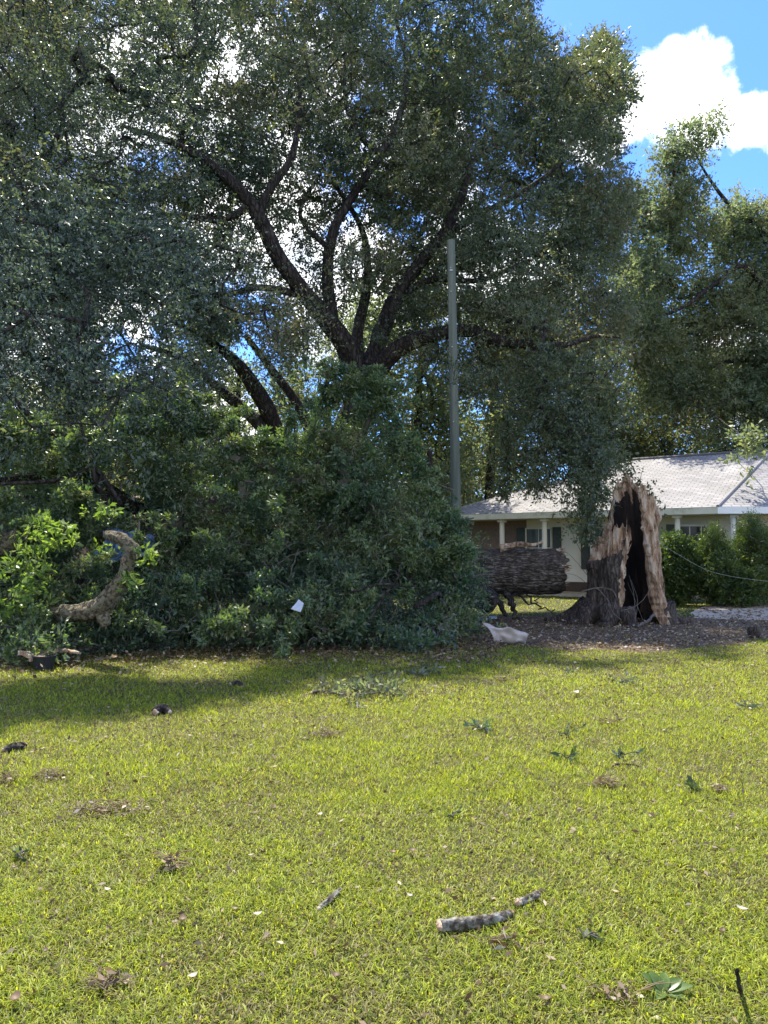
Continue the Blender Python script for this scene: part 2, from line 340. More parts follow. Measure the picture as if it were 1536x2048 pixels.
def twigs_mesh(mb, sh, every=3, r=.004):
    st, D, L, B = sh
    for i in range(0, len(st), every):
        a = Vector(st[i]); d = Vector(D[i]); l = float(L[i]); b = Vector(B[i])
        mb.tube([a, a + d * l * .5 + b * l * .12, a + d * l + b * l * .5], [r * 1.4, r, r * .5], n=3, cap=False)

# ------------------------------------------------------------------ ground
def sheet(name, poly, z, m, label=None):
    mb = MB(); mb.add([(x, y, z) for x, y in poly], [tuple(range(len(poly)))]); o = mb.build(name, m); o['kind'] = 'structure'; return o
sheet('lawn', [(-300, -60), (300, -60), (300, 500), (-300, 500)], 0, M['lawn'])
def blob_edge(pts, amp, seed):
    out = []
    n = len(pts)
    for i in range(n):
        a = Vector(pts[i]); b = Vector(pts[(i + 1) % n])
        for j in range(8):
            p = a.lerp(b, j / 8); q = Vector((p.x, p.y, 0)); out.append((p.x + amp * noise.noise(q * 1.3 + Vector((seed, 0, 0))), p.y + amp * noise.noise(q * 1.3 + Vector((0, seed, 9)))))
    return out
def gp(px, py): v = gr(px, py); return (v.x, v.y)
PATCH = [gp(930, 1288), gp(1060, 1292), gp(1150, 1304), gp(1300, 1304), gp(1420, 1296), gp(1520, 1280), gp(1700, 1270), gp(1700, 1232), gp(1400, 1232), gp(1240, 1228), gp(1040, 1232), gp(900, 1240), gp(500, 1250), gp(500, 1290)]
PATCH = blob_edge(PATCH, .5, 3)
sheet('dirt_patch', PATCH, .006, M['dirt'])
DRIVE = [gp(1375, 1236), gp(1700, 1246), gp(2300, 1246), gp(2300, 1205), gp(1750, 1205), gp(1480, 1208), gp(1400, 1216)]
sheet('driveway', blob_edge(DRIVE, .25, 8), .010, M['gravel'])
PA = np.array(PATCH); DA = np.array(blob_edge(DRIVE, .25, 8))

# ------------------------------------------------------------------ grass
def grass():
    parts = []
    for (d0, d1, n, ln, wd, seg, side) in [(2.0, 5.0, 110000, .040, .0058, 1, 1), (5.0, 8.0, 65000, .042, .0085, 1, 1), (8.0, 20, 60000, .045, .014, 1, 1), (2.0, 5.0, 270000, .038, .0046, 2, 0), (5.0, 8.0, 210000, .040, .0062, 1, 0), (8.0, 13.5, 190000, .042, .0095, 1, 0), (13.5, 30, 70000, .055, .02, 1, 0)]:
        y = d0 + (d1 - d0) * rng.random(n) ** (1.15); x = (rng.random(n) * 2 - 1) * (.53 * y + 1.0)
        if side: x = np.sign(x) * (.53 * y + 1.0 + rng.random(n) * 3.0)
        keep = ~in_poly(x, y, PATCH) & ~in_poly(x, y, [tuple(p) for p in DA])
        patchy = .5 + .3 * np.sin(x * 2.1 + 1.3 * np.sin(y * 1.7)) * np.sin(y * 2.6 + 1.1 * np.sin(x * 1.3 + 2)) + .3 * np.sin(x * 5.3 + 2 * np.sin(y * 3.1)) * np.sin(y * 6.1 + 2 * np.sin(x * 4.7 + 1)) + .2 * np.sin(x * 13 + 3 * np.sin(y * 7)) * np.sin(y * 15)
        edge = in_poly(x, y, PATCH) & (rng.random(n) < .12)
        keep = (keep & (rng.random(n) < .72 + .28 * patchy)) | edge
        x = x[keep]; y = y[keep]; patchy = patchy[keep]; n = len(x)
        P = np.stack([x, y, np.zeros(n)], 1)
        a = rng.random(n) * 2 * np.pi; lean = rng.uniform(.2, 2.0, n)
        D = unit(np.stack([np.cos(a) * lean, np.sin(a) * lean, np.ones(n)], 1))
        s = unit(np.stack([-np.sin(a + rng.normal(size=n) * .5), np.cos(a), np.zeros(n)], 1))
        l = (ln * rng.uniform(.45, 1.35, n) * (.8 + .35 * patchy))[:, None]; w = (wd * rng.uniform(.6, 1.3, n))[:, None]
        tone = np.clip(rng.random(n) * .95 + .12 * (patchy - .5), 0, 1)
        dry = np.clip(.26 + .5 * (.5 - patchy), .04, .8); tone = np.where(rng.random(n) < dry, rng.random(n) * .32, .38 + tone * .62)
        out = np.stack([np.cos(a), np.sin(a), np.zeros(n)], 1)
        if seg == 2:
            mid = P + D * l * .55; tip = mid + unit(D + out * .8 - np.array([0, 0, .35])) * l * .5
            V = np.stack([P - s * w * .5, P + s * w * .5, mid + s * w * .45, mid - s * w * .45, tip + s * w * .08, tip - s * w * .08], 1).reshape(-1, 3)
            q = np.array([[0, 1, 2, 3], [3, 2, 4, 5]]); Q = (np.arange(n)[:, None, None] * 6 + q[None]).reshape(-1, 4); k = 6
        else:
            tip = P + unit(D + out * .25) * l
            V = np.stack([P - s * w * .5, P + s * w * .5, tip + s * w * .12, tip - s * w * .12], 1).reshape(-1, 3); Q = np.arange(n * 4).reshape(n, 4); k = 4
        parts.append((V, Q, np.repeat(tone, k)))
    V, Q, r = cat_leaves(parts)
    o = nmesh('grass', V, Q, M['grass'], r); tag(o, 'short yellow green grass over the whole lawn', 'grass', kind='stuff')
grass()
def litter():
    n = 12000; y = 2.2 + 11 * rng.random(n) ** .8; x = (rng.random(n) * 2 - 1) * (.53 * y + .8)
    P = np.stack([x, y, rng.uniform(.004, .03, n)], 1); D = unit(np.stack([rng.normal(size=n), rng.normal(size=n), rng.normal(size=n) * .35], 1))
    L = rng.uniform(.015, .045, n) * (1 + y * .03); a = leaves_at(P, D, L, L * rng.uniform(.2, .5, n), rng.random(n) ** 1.4 * .8)
    # denser bark and leaf litter over the bare patch
    n = 17000; px = rng.uniform(850, 1700, n); py = rng.uniform(1228, 1335, n); q = atv(px, py, np.ones(n)); t = CAMH / (CAMH - q[:, 2]); X = q[:, 0] * t; Y = t * q[:, 1]
    k = in_poly(X, Y, PATCH) | (rng.random(n) < .05); X = X[k]; Y = Y[k]; n = len(X)
    P = np.stack([X, Y, .012 + rng.random(n) ** 2 * .07], 1); D = unit(np.stack([rng.normal(size=n), rng.normal(size=n), rng.normal(size=n) * .3], 1)); L = rng.uniform(.02, .085, n)
    b = leaves_at(P, D, L, L * rng.uniform(.25, .6, n), rng.random(n) ** 1.5)
    # twigs and leaves blown on to the drive
    n = 1500; X = rng.uniform(8, 17, n); Y = rng.uniform(17.5, 24, n); k = in_poly(X, Y, [tuple(p) for p in DA]); X = X[k]; Y = Y[k]; n = len(X)
    D = unit(np.stack([rng.normal(size=n), rng.normal(size=n) * .4, rng.normal(size=n) * .1], 1)); L = rng.uniform(.05, .16, n); b2 = leaves_at(np.stack([X, Y, .02 + rng.random(n) * .03], 1), D, L, L * rng.uniform(.15, .4, n), rng.random(n) * .5)
    # litter at the foot of the pile
    n = 9000; px = rng.uniform(-60, 1000, n); py = 1300 + rng.normal(size=n) * 16 + np.maximum(0, 300 - px) * .08; q = atv(px, py, np.ones(n)); t = CAMH / (CAMH - q[:, 2])
    P = np.stack([q[:, 0] * t, t * q[:, 1], .01 + rng.random(n) ** 2 * .08], 1); D = unit(np.stack([rng.normal(size=n), rng.normal(size=n), rng.normal(size=n) * .4], 1)); L = rng.uniform(.03, .08, n)
    c = leaves_at(P, D, L, L * rng.uniform(.3, .6, n), rng.random(n) ** 2 * .8)
    V, Q, r = cat_leaves([a, b, b2, c]); o = nmesh('leaf_litter', V, Q, M['litter'], r)
    tag(o, 'brown and pale leaf and bark litter strewn on the lawn and bare patch', 'litter', kind='stuff')
litter()

# ------------------------------------------------------------------ the standing oak
SUNT = math.tan(R(EL))
def crown_depth(px, py, off):
    """depth so that the crown shades only the ground that is shaded in the photo"""
    D0 = np.interp(px, [-300, 0, 400, 800, 1000, 1250, 1500], [5.6, 6.2, 7.9, 11.2, 13.3, 14.8, 16.5]) + off
    k = (1100 - np.asarray(py)) / F
    return (D0 + CAMH / SUNT) / (1 - k / SUNT)
CROWN = [(-330, -420), (600, -480), (950, -260), (1040, -60), (1090, 0), (1100, 80), (1140, 105), (1190, 78), (1245, 130), (1258, 230), (1250, 330), (1240, 520), (1235, 760), (1245, 880),
         (1205, 960), (1190, 1070), (1165, 1040), (1150, 980), (1090, 940), (1060, 985), (1020, 960), (1000, 840), (930, 760), (830, 735), (760, 730), (640, 700), (560, 730), (500, 820), (420, 930), (200, 960), (-60, 930), (-330, 900)]
SUNHOLES = [(at(470, 1010, 13.5), 1.0), (at(90, 1080, 11.6), 1.1), (at(50, 1190, 11.3), .8), (at(230, 1040, 12.8), .7), (gr(300, 1345), .35), (gr(390, 1350), .3), (gr(1180, 1302), .5), (gr(1260, 1300), .4), (gr(1420, 1262), .5), (at(1300, 1060, 16.8), .5), (at(620, 900, 15), .7), (gr(1010, 1270), .25), (at(215, 1200, 11.3), .3), (at(840, 980, 15), .5)]
def main_oak():
    t = empty('live_oak', gr(665, 1200), 'huge dark live oak whose spreading crown fills most of the sky', 'tree')
    L = [
     [(650, 1210, 22, .95), (655, 1150, 22, .8), (662, 1050, 22, .68), (690, 900, 22, .58), (722, 790, 22, .5)],
     [(722, 790, 22, .44), (690, 690, 21.6, .34), (620, 600, 21, .28), (560, 520, 20.6, .25), (515, 430, 20.3, .22), (470, 370, 20, .18), (410, 320, 20, .13), (330, 280, 20, .09), (240, 250, 20, .05)],
     [(515, 430, 20.3, .16), (545, 370, 20.4, .13), (585, 310, 20.6, .11), (600, 200, 20.8, .07), (590, 100, 21, .04)],
     [(668, 670, 21.7, .24), (655, 560, 22, .2), (665, 470, 22, .17), (700, 400, 22.3, .14), (760, 310, 22.5, .13), (800, 230, 22.7, .11), (812, 130, 23, .08), (790, 30, 23.2, .05)],
     [(735, 760, 22, .4), (800, 695, 21.5, .27), (870, 670, 21, .23), (940, 662, 20.5, .21), (1000, 682, 20.2, .17), (1070, 690, 20, .14), (1130, 690, 20, .09), (1190, 672, 20.1, .05), (1240, 676, 20.2, .025)],
     [(738, 745, 22, .34), (780, 620, 22.5, .27), (825, 545, 23, .22), (885, 470, 23, .18), (925, 390, 23.3, .14), (950, 320, 23.5, .1), (1040, 270, 23.6, .06)],
     [(885, 470, 23, .15), (960, 430, 23, .12), (1050, 380, 23, .09), (1120, 330, 23, .05)],
     [(700, 880, 22, .42), (640, 940, 21.8, .36), (565, 885, 21.5, .33), (530, 810, 21, .27), (485, 740, 20.5, .2), (430, 690, 20, .12), (340, 640, 19.6, .07)],
     [(575, 895, 21.5, .26), (500, 830, 21, .2), (435, 775, 20.5, .15), (370, 720, 20, .1), (280, 690, 19, .06)],
     [(640, 910, 22, .24), (597, 812, 21.8, .17), (540, 735, 21.5, .13), (490, 670, 21, .08)],
     [(722, 760, 22, .26), (715, 670, 22.6, .2), (735, 560, 23, .15), (720, 450, 23.3, .1), (640, 330, 23.5, .06)],
     [(500, 410, 20.2, .12), (440, 440, 20, .1), (330, 430, 19.5, .08), (200, 470, 18.5, .06), (80, 500, 17.5, .04)],
     [(800, 600, 22.7, .14), (860, 560, 22.7, .12), (960, 560, 22.5, .09), (1060, 520, 22.2, .06)],
     [(600, 590, 21, .13), (520, 575, 20.4, .1), (430, 590, 19.6, .08), (260, 560, 18, .06), (80, 600, 16.5, .04)],
     [(760, 310, 22.5, .1), (700, 240, 22.7, .08), (690, 120, 23, .05), (720, 0, 23.4, .03)],
     [(660, 500, 22, .1), (600, 430, 22.4, .07), (640, 350, 22.6, .05)],
    ]
    sk = Skeleton(); mb = MB(); limbpts = []
    for i, l in enumerate(L):
        pts, rad = curve_px(l, 8); rad = [q * .88 for q in rad]; limbpts += list(zip(pts, rad))[::2]
        sk.limb(pts, rad); mb.tube(pts, rad, n=12, rough=.16, seed=i)
    # buttress flare
    mb.build('trunk', M['bark'], t, smooth=True)
    # clumps
    n = 29000; px = rng.uniform(-330, 1260, n); py = rng.uniform(-480, 1080, n); ok = in_poly(px + 22 * np.sin(py / 41 + 1) + 14 * np.sin(py / 17), py + 14 * np.sin(px / 31), CROWN)
    # thinner where the limbs show and where sky comes through
    off = rng.random(n) ** .8 * np.interp(px, [0, 400, 900, 1250], [8.2, 8, 7, 5.8])
    limbzone = in_poly(px, py, [(380, 150), (900, 120), (1000, 560), (1010, 720), (720, 720), (420, 420)])
    left_front = in_poly(px, py, [(-330, 420), (120, 400), (330, 440), (480, 560), (480, 720), (300, 820), (-330, 860)])
    dd = crown_depth(px, py, off)
    ok &= ~(limbzone & (dd < 19.5) & (rng.random(n) < .88))
    P = atv(px, py, dd)
    ln = lownoise(P, .42, 5)
    gaps = [(560, 480, 45), (730, 330, 60), (800, 350, 50), (640, 540, 40), (860, 600, 40), (430, 170, 50), (690, 250, 60), (850, 430, 40), (500, 590, 35), (590, 250, 50), (330, 710, 40), (230, 760, 40), (700, 630, 35), (430, 880, 60), (980, 540, 45), (600, 400, 40), (1080, 440, 35), (760, 480, 45), (100, 780, 40), (690, 560, 40), (240, 60, 50), (880, 250, 45), (530, 90, 40)]
    thin = np.ones(n)
    for gx, gy, g in gaps: thin = np.minimum(thin, np.clip((np.hypot(px - gx, (py - gy)) - g * .2) / (g * .8), .6, 1))
    outside = (py < -30) | (px < -40)
    prob = np.clip(.68 + ln * 1.7, .08, 1) * np.interp(px, [-300, 350, 700, 1000, 1250], [.80, .88, .95, 1.05, 1.1]) * thin * np.where(outside, .45, 1) * np.where(limbzone, 1.8, 1) * np.where((py > 800) & (px < 480), .2, 1) * np.where((py > 670) & (px > 900), np.interp(py, [670, 800], [.75, .42]), 1)
    ok &= rng.random(n) < prob
    for (q, lr) in limbpts:      # leaves stay off the viewing side of the heavy limbs
        if lr < .05: continue
        qx = 768 + F * q.x / q.y; qy = 1100 - F * (q.z - CAMH) / q.y
        near = (np.hypot(px - qx, py - qy) < 16 + lr * 75) & (P[:, 1] < q.y + .2)
        ok &= ~(near & (rng.random(n) < .70))
    for (q, rr_) in SUNHOLES:    # gaps in the crown that let the sun down to the lit patches
        v = P - np.array(q); al = v @ np.array(sd); dist = np.linalg.norm(v - al[:, None] * np.array(sd), axis=1); ok &= ~((dist < rr_ + .35) & (rng.random(n) < .95))
    P = P[ok]; px = px[ok]; py = py[ok]; lf = left_front[ok]
    dpt = P[:, 1]
    far = ~lf
    parts = []; tw = MB()
    tone = np.clip(.5 + lownoise(P, .35, 11) * 1.1 + rng.normal(size=len(P)) * .12, 0, 1)
    (g, sh) = clump_leaves(P[far], rng.uniform(.45, .72, far.sum()), 12, 12, .108, droop=.12, tone=tone[far], sref=23); parts.append(g); twigs_mesh(tw, sh, 4)
    (g2, sh2) = clump_leaves(P[lf], rng.uniform(.40, .62, lf.sum()), 13, 13, .10, aspect=.38, droop=.3, tone=tone[lf], sref=17); twigs_mesh(tw, sh2, 3)
    hang = []                       # curtains of foliage hanging to the right of the pole
    for (hx, y0, y1, d, w) in [(1175, 900, 1085, 17.8, 14), (1190, 860, 1010, 18.2, 30), (1060, 900, 990, 18.6, 18), (1010, 860, 990, 19, 12), (1130, 860, 960, 18.8, 30), (1090, 820, 930, 18.6, 30), (1150, 700, 900, 18.2, 60), (1080, 700, 860, 18.6, 60), (1215, 700, 880, 18.6, 40)]:
        for yy in np.arange(y0, y1, 16):
            for _ in range(4 if w > 40 else 4 if w > 20 else 3): hang.append(at(hx + random.gauss(0, w * .5), yy, d + random.gauss(0, .4)))
    hang = np.array([tuple(h) for h in hang])
    (g3, sh3) = clump_leaves(hang, rng.uniform(.2, .34, len(hang)), 8, 9, .09, droop=.5, tone=rng.uniform(.2, .7, len(hang))); parts.append(g3); twigs_mesh(tw, sh3, 3)
    sk.grow(np.concatenate([P, hang])); sk.mesh(tw, None, twig_r=.006, power=.36)
    V, Q, r = cat_leaves(parts); nmesh('crown', V, Q, M['oak_leaf'], r, t)
    o = nmesh('drooping_foliage', *g2[:2], M['dull_leaf'], g2[2], t); o['label'] = 'dull grey green drooping foliage low on the left'
    tw.build('branches', M['bark'], t)
    print('oak leaves', len(Q) + len(g2[1]), 'clumps', len(P))
main_oak()

# ------------------------------------------------------------------ other trees
def simple_tree(name, label, base, H, blobs, leafm, size, nsh, nlf, crad, trunk_r, lean=(0, 0), density=1.0, limbs=(), group=None, seed=1, droop=.1):
    """blobs: (x, y, z, rx, ry, rz, clumps) ellipsoids of leaf clumps in world metres"""
    t = empty(name, base, label, 'tree', group)
    C = []
    for (x, y, z, rx, ry, rz, n) in blobs:
        n = int(n * density); q = unit(rng.normal(size=(n, 3))) * (rng.random((n, 1)) ** .45); C.append(q * np.array([rx, ry, rz]) + np.array([x, y, z]))
    C = np.concatenate(C); ln = lownoise(C, .6, seed); C = C[rng.random(len(C)) < np.clip(.75 + ln * 1.3, .15, 1)]
    C = C[C[:, 2] > .3]
    sk = Skeleton(); mb = MB(); b = Vector(base)
    pts = [b + Vector((lean[0] * k + .12 * math.sin(5 * k + seed), lean[1] * k, H * k)) for k in np.linspace(0, 1, 9)]; rad = [trunk_r * (1.25 if k == 0 else 1) * (1 - .75 * k / 8) for k in range(9)]
    sk.limb(pts, rad); mb.tube(pts, rad, n=10, rough=.12, seed=seed)
    for l in limbs:
        p, r = curve_px(l); sk.limb(p, r); mb.tube(p, r, n=8, rough=.15)
    mb.build('trunk', M['bark'], t, smooth=True)
    tone = np.clip(.5 + lownoise(C, .5, seed + 3) * 1.0 + rng.normal(size=len(C)) * .15, 0, 1)
    g, sh = clump_leaves(C, rng.uniform(.75, 1.25, len(C)) * crad, nsh, nlf, size, droop=droop, tone=tone)
    nmesh('crown', *g[:2], leafm, g[2], t)
    tw = MB(); sk.grow(C, step=.9); sk.mesh(tw, None, twig_r=.009, power=.40, sides=4); twigs_mesh(tw, sh, 6, .006); tw.build('branches', M['bark'], t)
    return t
def pblob(px, py, d, rpx, rpy, n, depth=1.5):
    p = at(px, py, d); return (p.x, p.y, p.z, rpx / F * d, depth, rpy / F * d, n)
# right-hand oak, paler, with the two tufts against the cloud
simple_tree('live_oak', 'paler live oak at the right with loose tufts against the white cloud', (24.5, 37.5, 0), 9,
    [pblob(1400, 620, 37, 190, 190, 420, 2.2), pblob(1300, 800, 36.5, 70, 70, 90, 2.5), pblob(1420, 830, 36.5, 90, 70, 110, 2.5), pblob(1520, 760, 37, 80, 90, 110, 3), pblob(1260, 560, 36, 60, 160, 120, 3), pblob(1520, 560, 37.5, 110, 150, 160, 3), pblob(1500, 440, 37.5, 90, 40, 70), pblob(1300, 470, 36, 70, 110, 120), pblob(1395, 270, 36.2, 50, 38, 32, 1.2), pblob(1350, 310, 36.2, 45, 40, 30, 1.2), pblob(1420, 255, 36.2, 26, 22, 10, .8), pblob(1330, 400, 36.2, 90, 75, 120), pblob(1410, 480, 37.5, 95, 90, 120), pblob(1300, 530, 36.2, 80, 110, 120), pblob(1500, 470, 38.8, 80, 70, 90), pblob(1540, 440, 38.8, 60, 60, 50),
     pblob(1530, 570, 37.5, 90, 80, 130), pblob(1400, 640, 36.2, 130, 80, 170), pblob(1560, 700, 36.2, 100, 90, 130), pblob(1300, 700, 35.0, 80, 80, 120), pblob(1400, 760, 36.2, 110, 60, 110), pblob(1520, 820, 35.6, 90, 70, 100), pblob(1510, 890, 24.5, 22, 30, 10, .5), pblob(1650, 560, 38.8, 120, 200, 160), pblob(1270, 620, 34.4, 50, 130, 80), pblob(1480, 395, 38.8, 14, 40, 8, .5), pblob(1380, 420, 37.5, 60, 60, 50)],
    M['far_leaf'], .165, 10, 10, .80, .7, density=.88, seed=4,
    limbs=[[(1620, 700, 37.5, .3), (1500, 540, 36.2, .16), (1440, 560, 35.6, .13), (1370, 612, 35.0, .09), (1300, 640, 35.0, .05)], [(1620, 700, 37.5, .25), (1550, 500, 37.5, .14), (1450, 400, 37.5, .1), (1390, 300, 36.2, .03), (1420, 250, 36.2, .015)], [(1640, 760, 37.5, .2), (1500, 720, 36.2, .14), (1400, 740, 36.2, .1), (1330, 760, 35.0, .05)]])
BG = 'trees beyond the house and lawn'
def bgt(label, px, d, H, w, leafm, n, tr=.35, z0=.22, size=.14, seed=1):
    b = at(px, 1100, d); x = b.x
    bl = []
    r = random.Random(seed)
    for k in range(7):
        zz = H * (z0 + (1 - z0) * (k + .3) / 7); ww = w * (1 - abs(k / 6 - .45) * .9)
        bl.append((x + r.uniform(-.35, .35) * w, d + r.uniform(-1, 1), zz, ww * .62, w * .5, H * .13, n // 7))
    simple_tree('tree', label, (x, d, 0), H * .8, bl, leafm, size * 1.25, 9, 9, .95, tr, seed=seed, density=1.6, group=BG)
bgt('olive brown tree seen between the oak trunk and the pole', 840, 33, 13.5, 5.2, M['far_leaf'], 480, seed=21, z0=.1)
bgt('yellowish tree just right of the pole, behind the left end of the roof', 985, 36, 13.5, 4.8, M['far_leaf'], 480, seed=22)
bgt('dark tree behind the roof ridge above the broken stump', 1190, 42, 15, 6.5, M['far_dark_leaf'], 650, seed=23)
bgt('dark tree over the middle of the roof, right of the stump', 1340, 44, 14, 7, M['far_dark_leaf'], 650, seed=24)
bgt('dark tree behind the roof at the right edge', 1530, 46, 13.5, 7.5, M['far_dark_leaf'], 650, seed=25)
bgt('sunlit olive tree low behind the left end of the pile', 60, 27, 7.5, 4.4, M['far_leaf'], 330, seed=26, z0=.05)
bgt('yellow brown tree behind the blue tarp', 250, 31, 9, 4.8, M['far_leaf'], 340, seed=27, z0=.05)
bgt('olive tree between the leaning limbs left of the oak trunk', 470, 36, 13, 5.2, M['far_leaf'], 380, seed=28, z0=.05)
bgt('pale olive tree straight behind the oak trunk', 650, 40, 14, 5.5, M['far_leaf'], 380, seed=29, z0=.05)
bgt('grey green tree beyond the far left edge of the lawn', -150, 34, 12, 6, M['far_dark_leaf'], 330, seed=30, z0=.05)
def far_wood():
    n = 5200; x = rng.uniform(-75, 75, n); y = rng.uniform(62, 78, n); top = 9 + 3 * np.sin(x * .21) + 2 * np.sin(x * .63 + 1); z = rng.random(n) * top
    g, _ = clump_leaves(np.stack([x, y, z], 1), rng.uniform(.9, 1.6, n), 6, 6, .42, aspect=.5)
    o = nmesh('far_wood', *g[:2], M['far_dark_leaf'], g[2]); tag(o, 'far dark wood closing the view behind everything', 'wood', kind='stuff')
far_wood()

# ------------------------------------------------------------------ house
def house():
    U = Vector((.82, -.572, 0)).normalized(); Vv = Vector((-U.y, U.x, 0)); Z = Vector((0, 0, 1))
    K = Vector((10.2, 23.5, 0)); LEN = 10.38; C = K - U * LEN; U2 = Vector((1, 0, 0)); V2 = Vector((0, 1, 0))
    t = empty('house', C, 'low cream sided house with grey shingle roof and white porch columns', 'house')
    E, sl = 2.92, .385; RH = E + 6 * sl
    R0 = C + (U + Vv) * 6; T = K + Vector((4.0, 4.53, 0)); FR = Vector((34, 23.5, 0)); RR = Vector((34, 28.03, 0))
    def h(p, z): return Vector((p.x, p.y, z))
    mb = MB(); back = 12
    v = [h(C, E), h(K, E), h(T, RH), h(R0, RH)]
    planes = [([h(C, E), h(K, E), h(T, RH), h(R0, RH)], U), ([h(K, E), h(FR, E), h(RR, RH), h(T, RH)], U2),
              ([h(C + Vv * back, E), h(C, E), h(R0, RH)], -Vv), ([h(R0, RH), h(T, RH), h(T + Vv * 6, E), h(C + Vv * back, E)], U), ([h(T, RH), h(RR, RH), h(Vector((34, 33, 0)), E), h(T + Vv * 6, E)], U2)]
    uvs = []
    for pl, ax in planes:
        mb.add(pl, [tuple(range(len(pl)))]); n = (pl[1] - pl[0]).cross(pl[2] - pl[0]).normalized(); up = n.cross(ax).normalized()
        for p in pl: uvs.append((p.dot(ax), (p - pl[0]).dot(up)))
    roof = mb.build('roof', M['shingle'], t); uvl = roof.data.uv_layers.new(name='UVMap')
    for i, uv in enumerate(uvs): uvl.data[i].uv = uv
    sol = roof.modifiers.new('thick', 'SOLIDIFY'); sol.thickness = .05; sol.offset = -1
    cap = MB(); cap.tube([h(K, E + .02), h(T, RH + .02)], [.05, .05], n=8); cap.build('hip_cap', M['cap'], t)
    cap = MB(); cap.tube([h(R0, RH + .015), h(T, RH + .015), h(RR, RH + .015)], [.07] * 3, n=6); cap.build('ridge_cap', M['shingle'], t)
    # fascia and soffit
    f = MB(); f.box(h((C + K) / 2 + Vv * .01, 2.81), (LEN, .04, .20), (U, Vv, Z)); f.box(h(C + Vv * 6 - U * 0 , 2.81), (12, .04, .2), (Vv, U, Z)); f.build('fascia', M['fascia'], t)
    f = MB(); f.box(h((K + FR) / 2 + V2 * .02 , 2.815), ((FR - K).length, .04, .21)); o = f.build('fascia', M['white'], t); o['label'] = 'white fascia board right of the hip'
    s = MB(); s.add([h(C, 2.72), h(K, 2.72), h(K + Vv * 2.2, 2.72), h(C + Vv * 2.2, 2.72)], [(0, 1, 2, 3)]); s.add([h(K, 2.724), h(FR, 2.724), h(FR + V2 * 2.2, 2.724), h(K + V2 * 2.2, 2.724)], [(0, 1, 2, 3)]); s.build('soffit', M['cream'], t)
    # lapped siding wall
    def siding(a, b, vin, z0, z1, m, name='wall', lap=.14):
        d = MB(); n = int((z1 - z0) / lap) + 1
        for i in range(n):
            zb = z0 + i * lap; zt = min(zb + lap, z1)
            d.add([h(a - vin * .018, zb), h(b - vin * .018, zb), h(b, zt), h(a, zt)], [(0, 1, 2, 3)]); d.add([h(a, zb), h(b, zb), h(b - vin * .018, zb), h(a - vin * .018, zb)], [(0, 1, 2, 3)])
        d.build(name, m, t)
    WV = 1.7; a0 = C + Vv * WV + U * .6; a1 = a0 + U * 2.7; aK = K + Vv * WV + U * .3
    siding(a1, aK, Vv, .45, 2.72, M['cream'])
    a2 = K + V2 * 1.9 + U * .0 + Vector((.9, 0, 0)); siding(Vector((10.8, 25.3, 0)), Vector((30, 25.3, 0)), V2, .45, 2.724, M['cream'])
    w = MB(); w.box(h((a0 + a1) / 2 + Vv * .1, 1.36), (2.7, .2, 2.72), (U, Vv, Z)); w.box(h(a0 + Vv * 4.6 + U * .1, 1.36), (9, .2, 2.7), (Vv, U, Z)); o = w.build('wall', M['brick'], t); o['label'] = 'brown brick wall section'
    fd = MB(); L2 = (aK - a1).length; fd.box(h((a1 + aK) / 2 + Vv * .1, .225), (L2, .25, .45), (U, Vv, Z)); fd.box(Vector((20.5, 25.45, .225)), (19.4, .25, .45)); fd.build('foundation', M['foundation'], t)
    fs = MB(); fs.box(h(a0 + U * 5 + Vv * .5, 2.5), (10, .1, .3), (U, Vv, Z));
    # columns
    def eave_pt(px, off):   # point on the line parallel to the eave, off metres in, seen at px
        A = C + Vv * off; k = (px - 768) / F; s_ = (k * A.y - A.x) / (U.x - k * U.y); return A + U * s_
    for px in (1004, 1089, 1186, 1355):
        c = eave_pt(px, .35); m = MB(); m.tube([h(c, .1), h(c, 2.7)], [.095, .085], n=16)
        m.box(h(c, .16), (.28, .28, .12), (U, Vv, Z)); m.box(h(c, 2.66), (.26, .26, .10), (U, Vv, Z)); m.build('column', M['cream'], t, smooth=False)
    for px in (1466, 1600):
        c = Vector(((px - 768) / F * 24, 24, 0)); m = MB(); m.tube([h(c, .1), h(c, 2.7)], [.095, .085], n=16); m.box(h(c, .16), (.28, .28, .12)); m.box(h(c, 2.66), (.26, .26, .10)); m.build('column', M['white'], t)
    sb = MB(); sb.box(h((C + K) / 2 + Vv * 1.0, .05), (LEN - 1, 1.5, .1), (U, Vv, Z)); sb.build('porch_slab', M['gravel'], t)
    # windows
    def window(c, ax, vin, wd, z0, z1, glass, nx=2, nz=2, sh=.32, both=True):
        wn = MB(); hh = z1 - z0; zc = (z0 + z1) / 2; th = .05
        for s_ in (-1, 1): wn.box(h(c + ax * s_ * (wd / 2) - vin * .045, zc), (th, .07, hh + th), (ax, vin, Z))
        for zz in (z0, z1): wn.box(h(c - vin * .046, zz), (wd - th, .066, th), (ax, vin, Z))
        for i in range(1, nx): wn.box(h(c + ax * (wd * (i / nx - .5)) - vin * .038, zc), (.028, .03, hh - th), (ax, vin, Z))
        for i in range(1, nz): wn.box(h(c - vin * .036, z0 + hh * i / nz), (wd - th, .026, .03), (ax, vin, Z))
        o = wn.build('window', M['cream'], t)
        g = MB(); g.box(h(c - vin * .022, zc), (wd - th, .008, hh - th), (ax, vin, Z)); g = g.build('pane', glass, None)
        g.parent = o; g.location = -Vector(t.location)
        for s_ in ((-1, 1) if both else (1,)):
            q = MB(); q.box(h(c + ax * s_ * (wd / 2 + sh / 2 + .06) - vin * .04, zc), (sh, .03, hh + .08), (ax, vin, Z))
            for j in range(14): q.box(h(c + ax * s_ * (wd / 2 + sh / 2 + .06) - vin * .062, z0 + hh * (j + .5) / 14), (sh - .08, .014, hh / 14 * .6), (ax, vin, Z))
            q.build('shutter', M['shutter'], t)
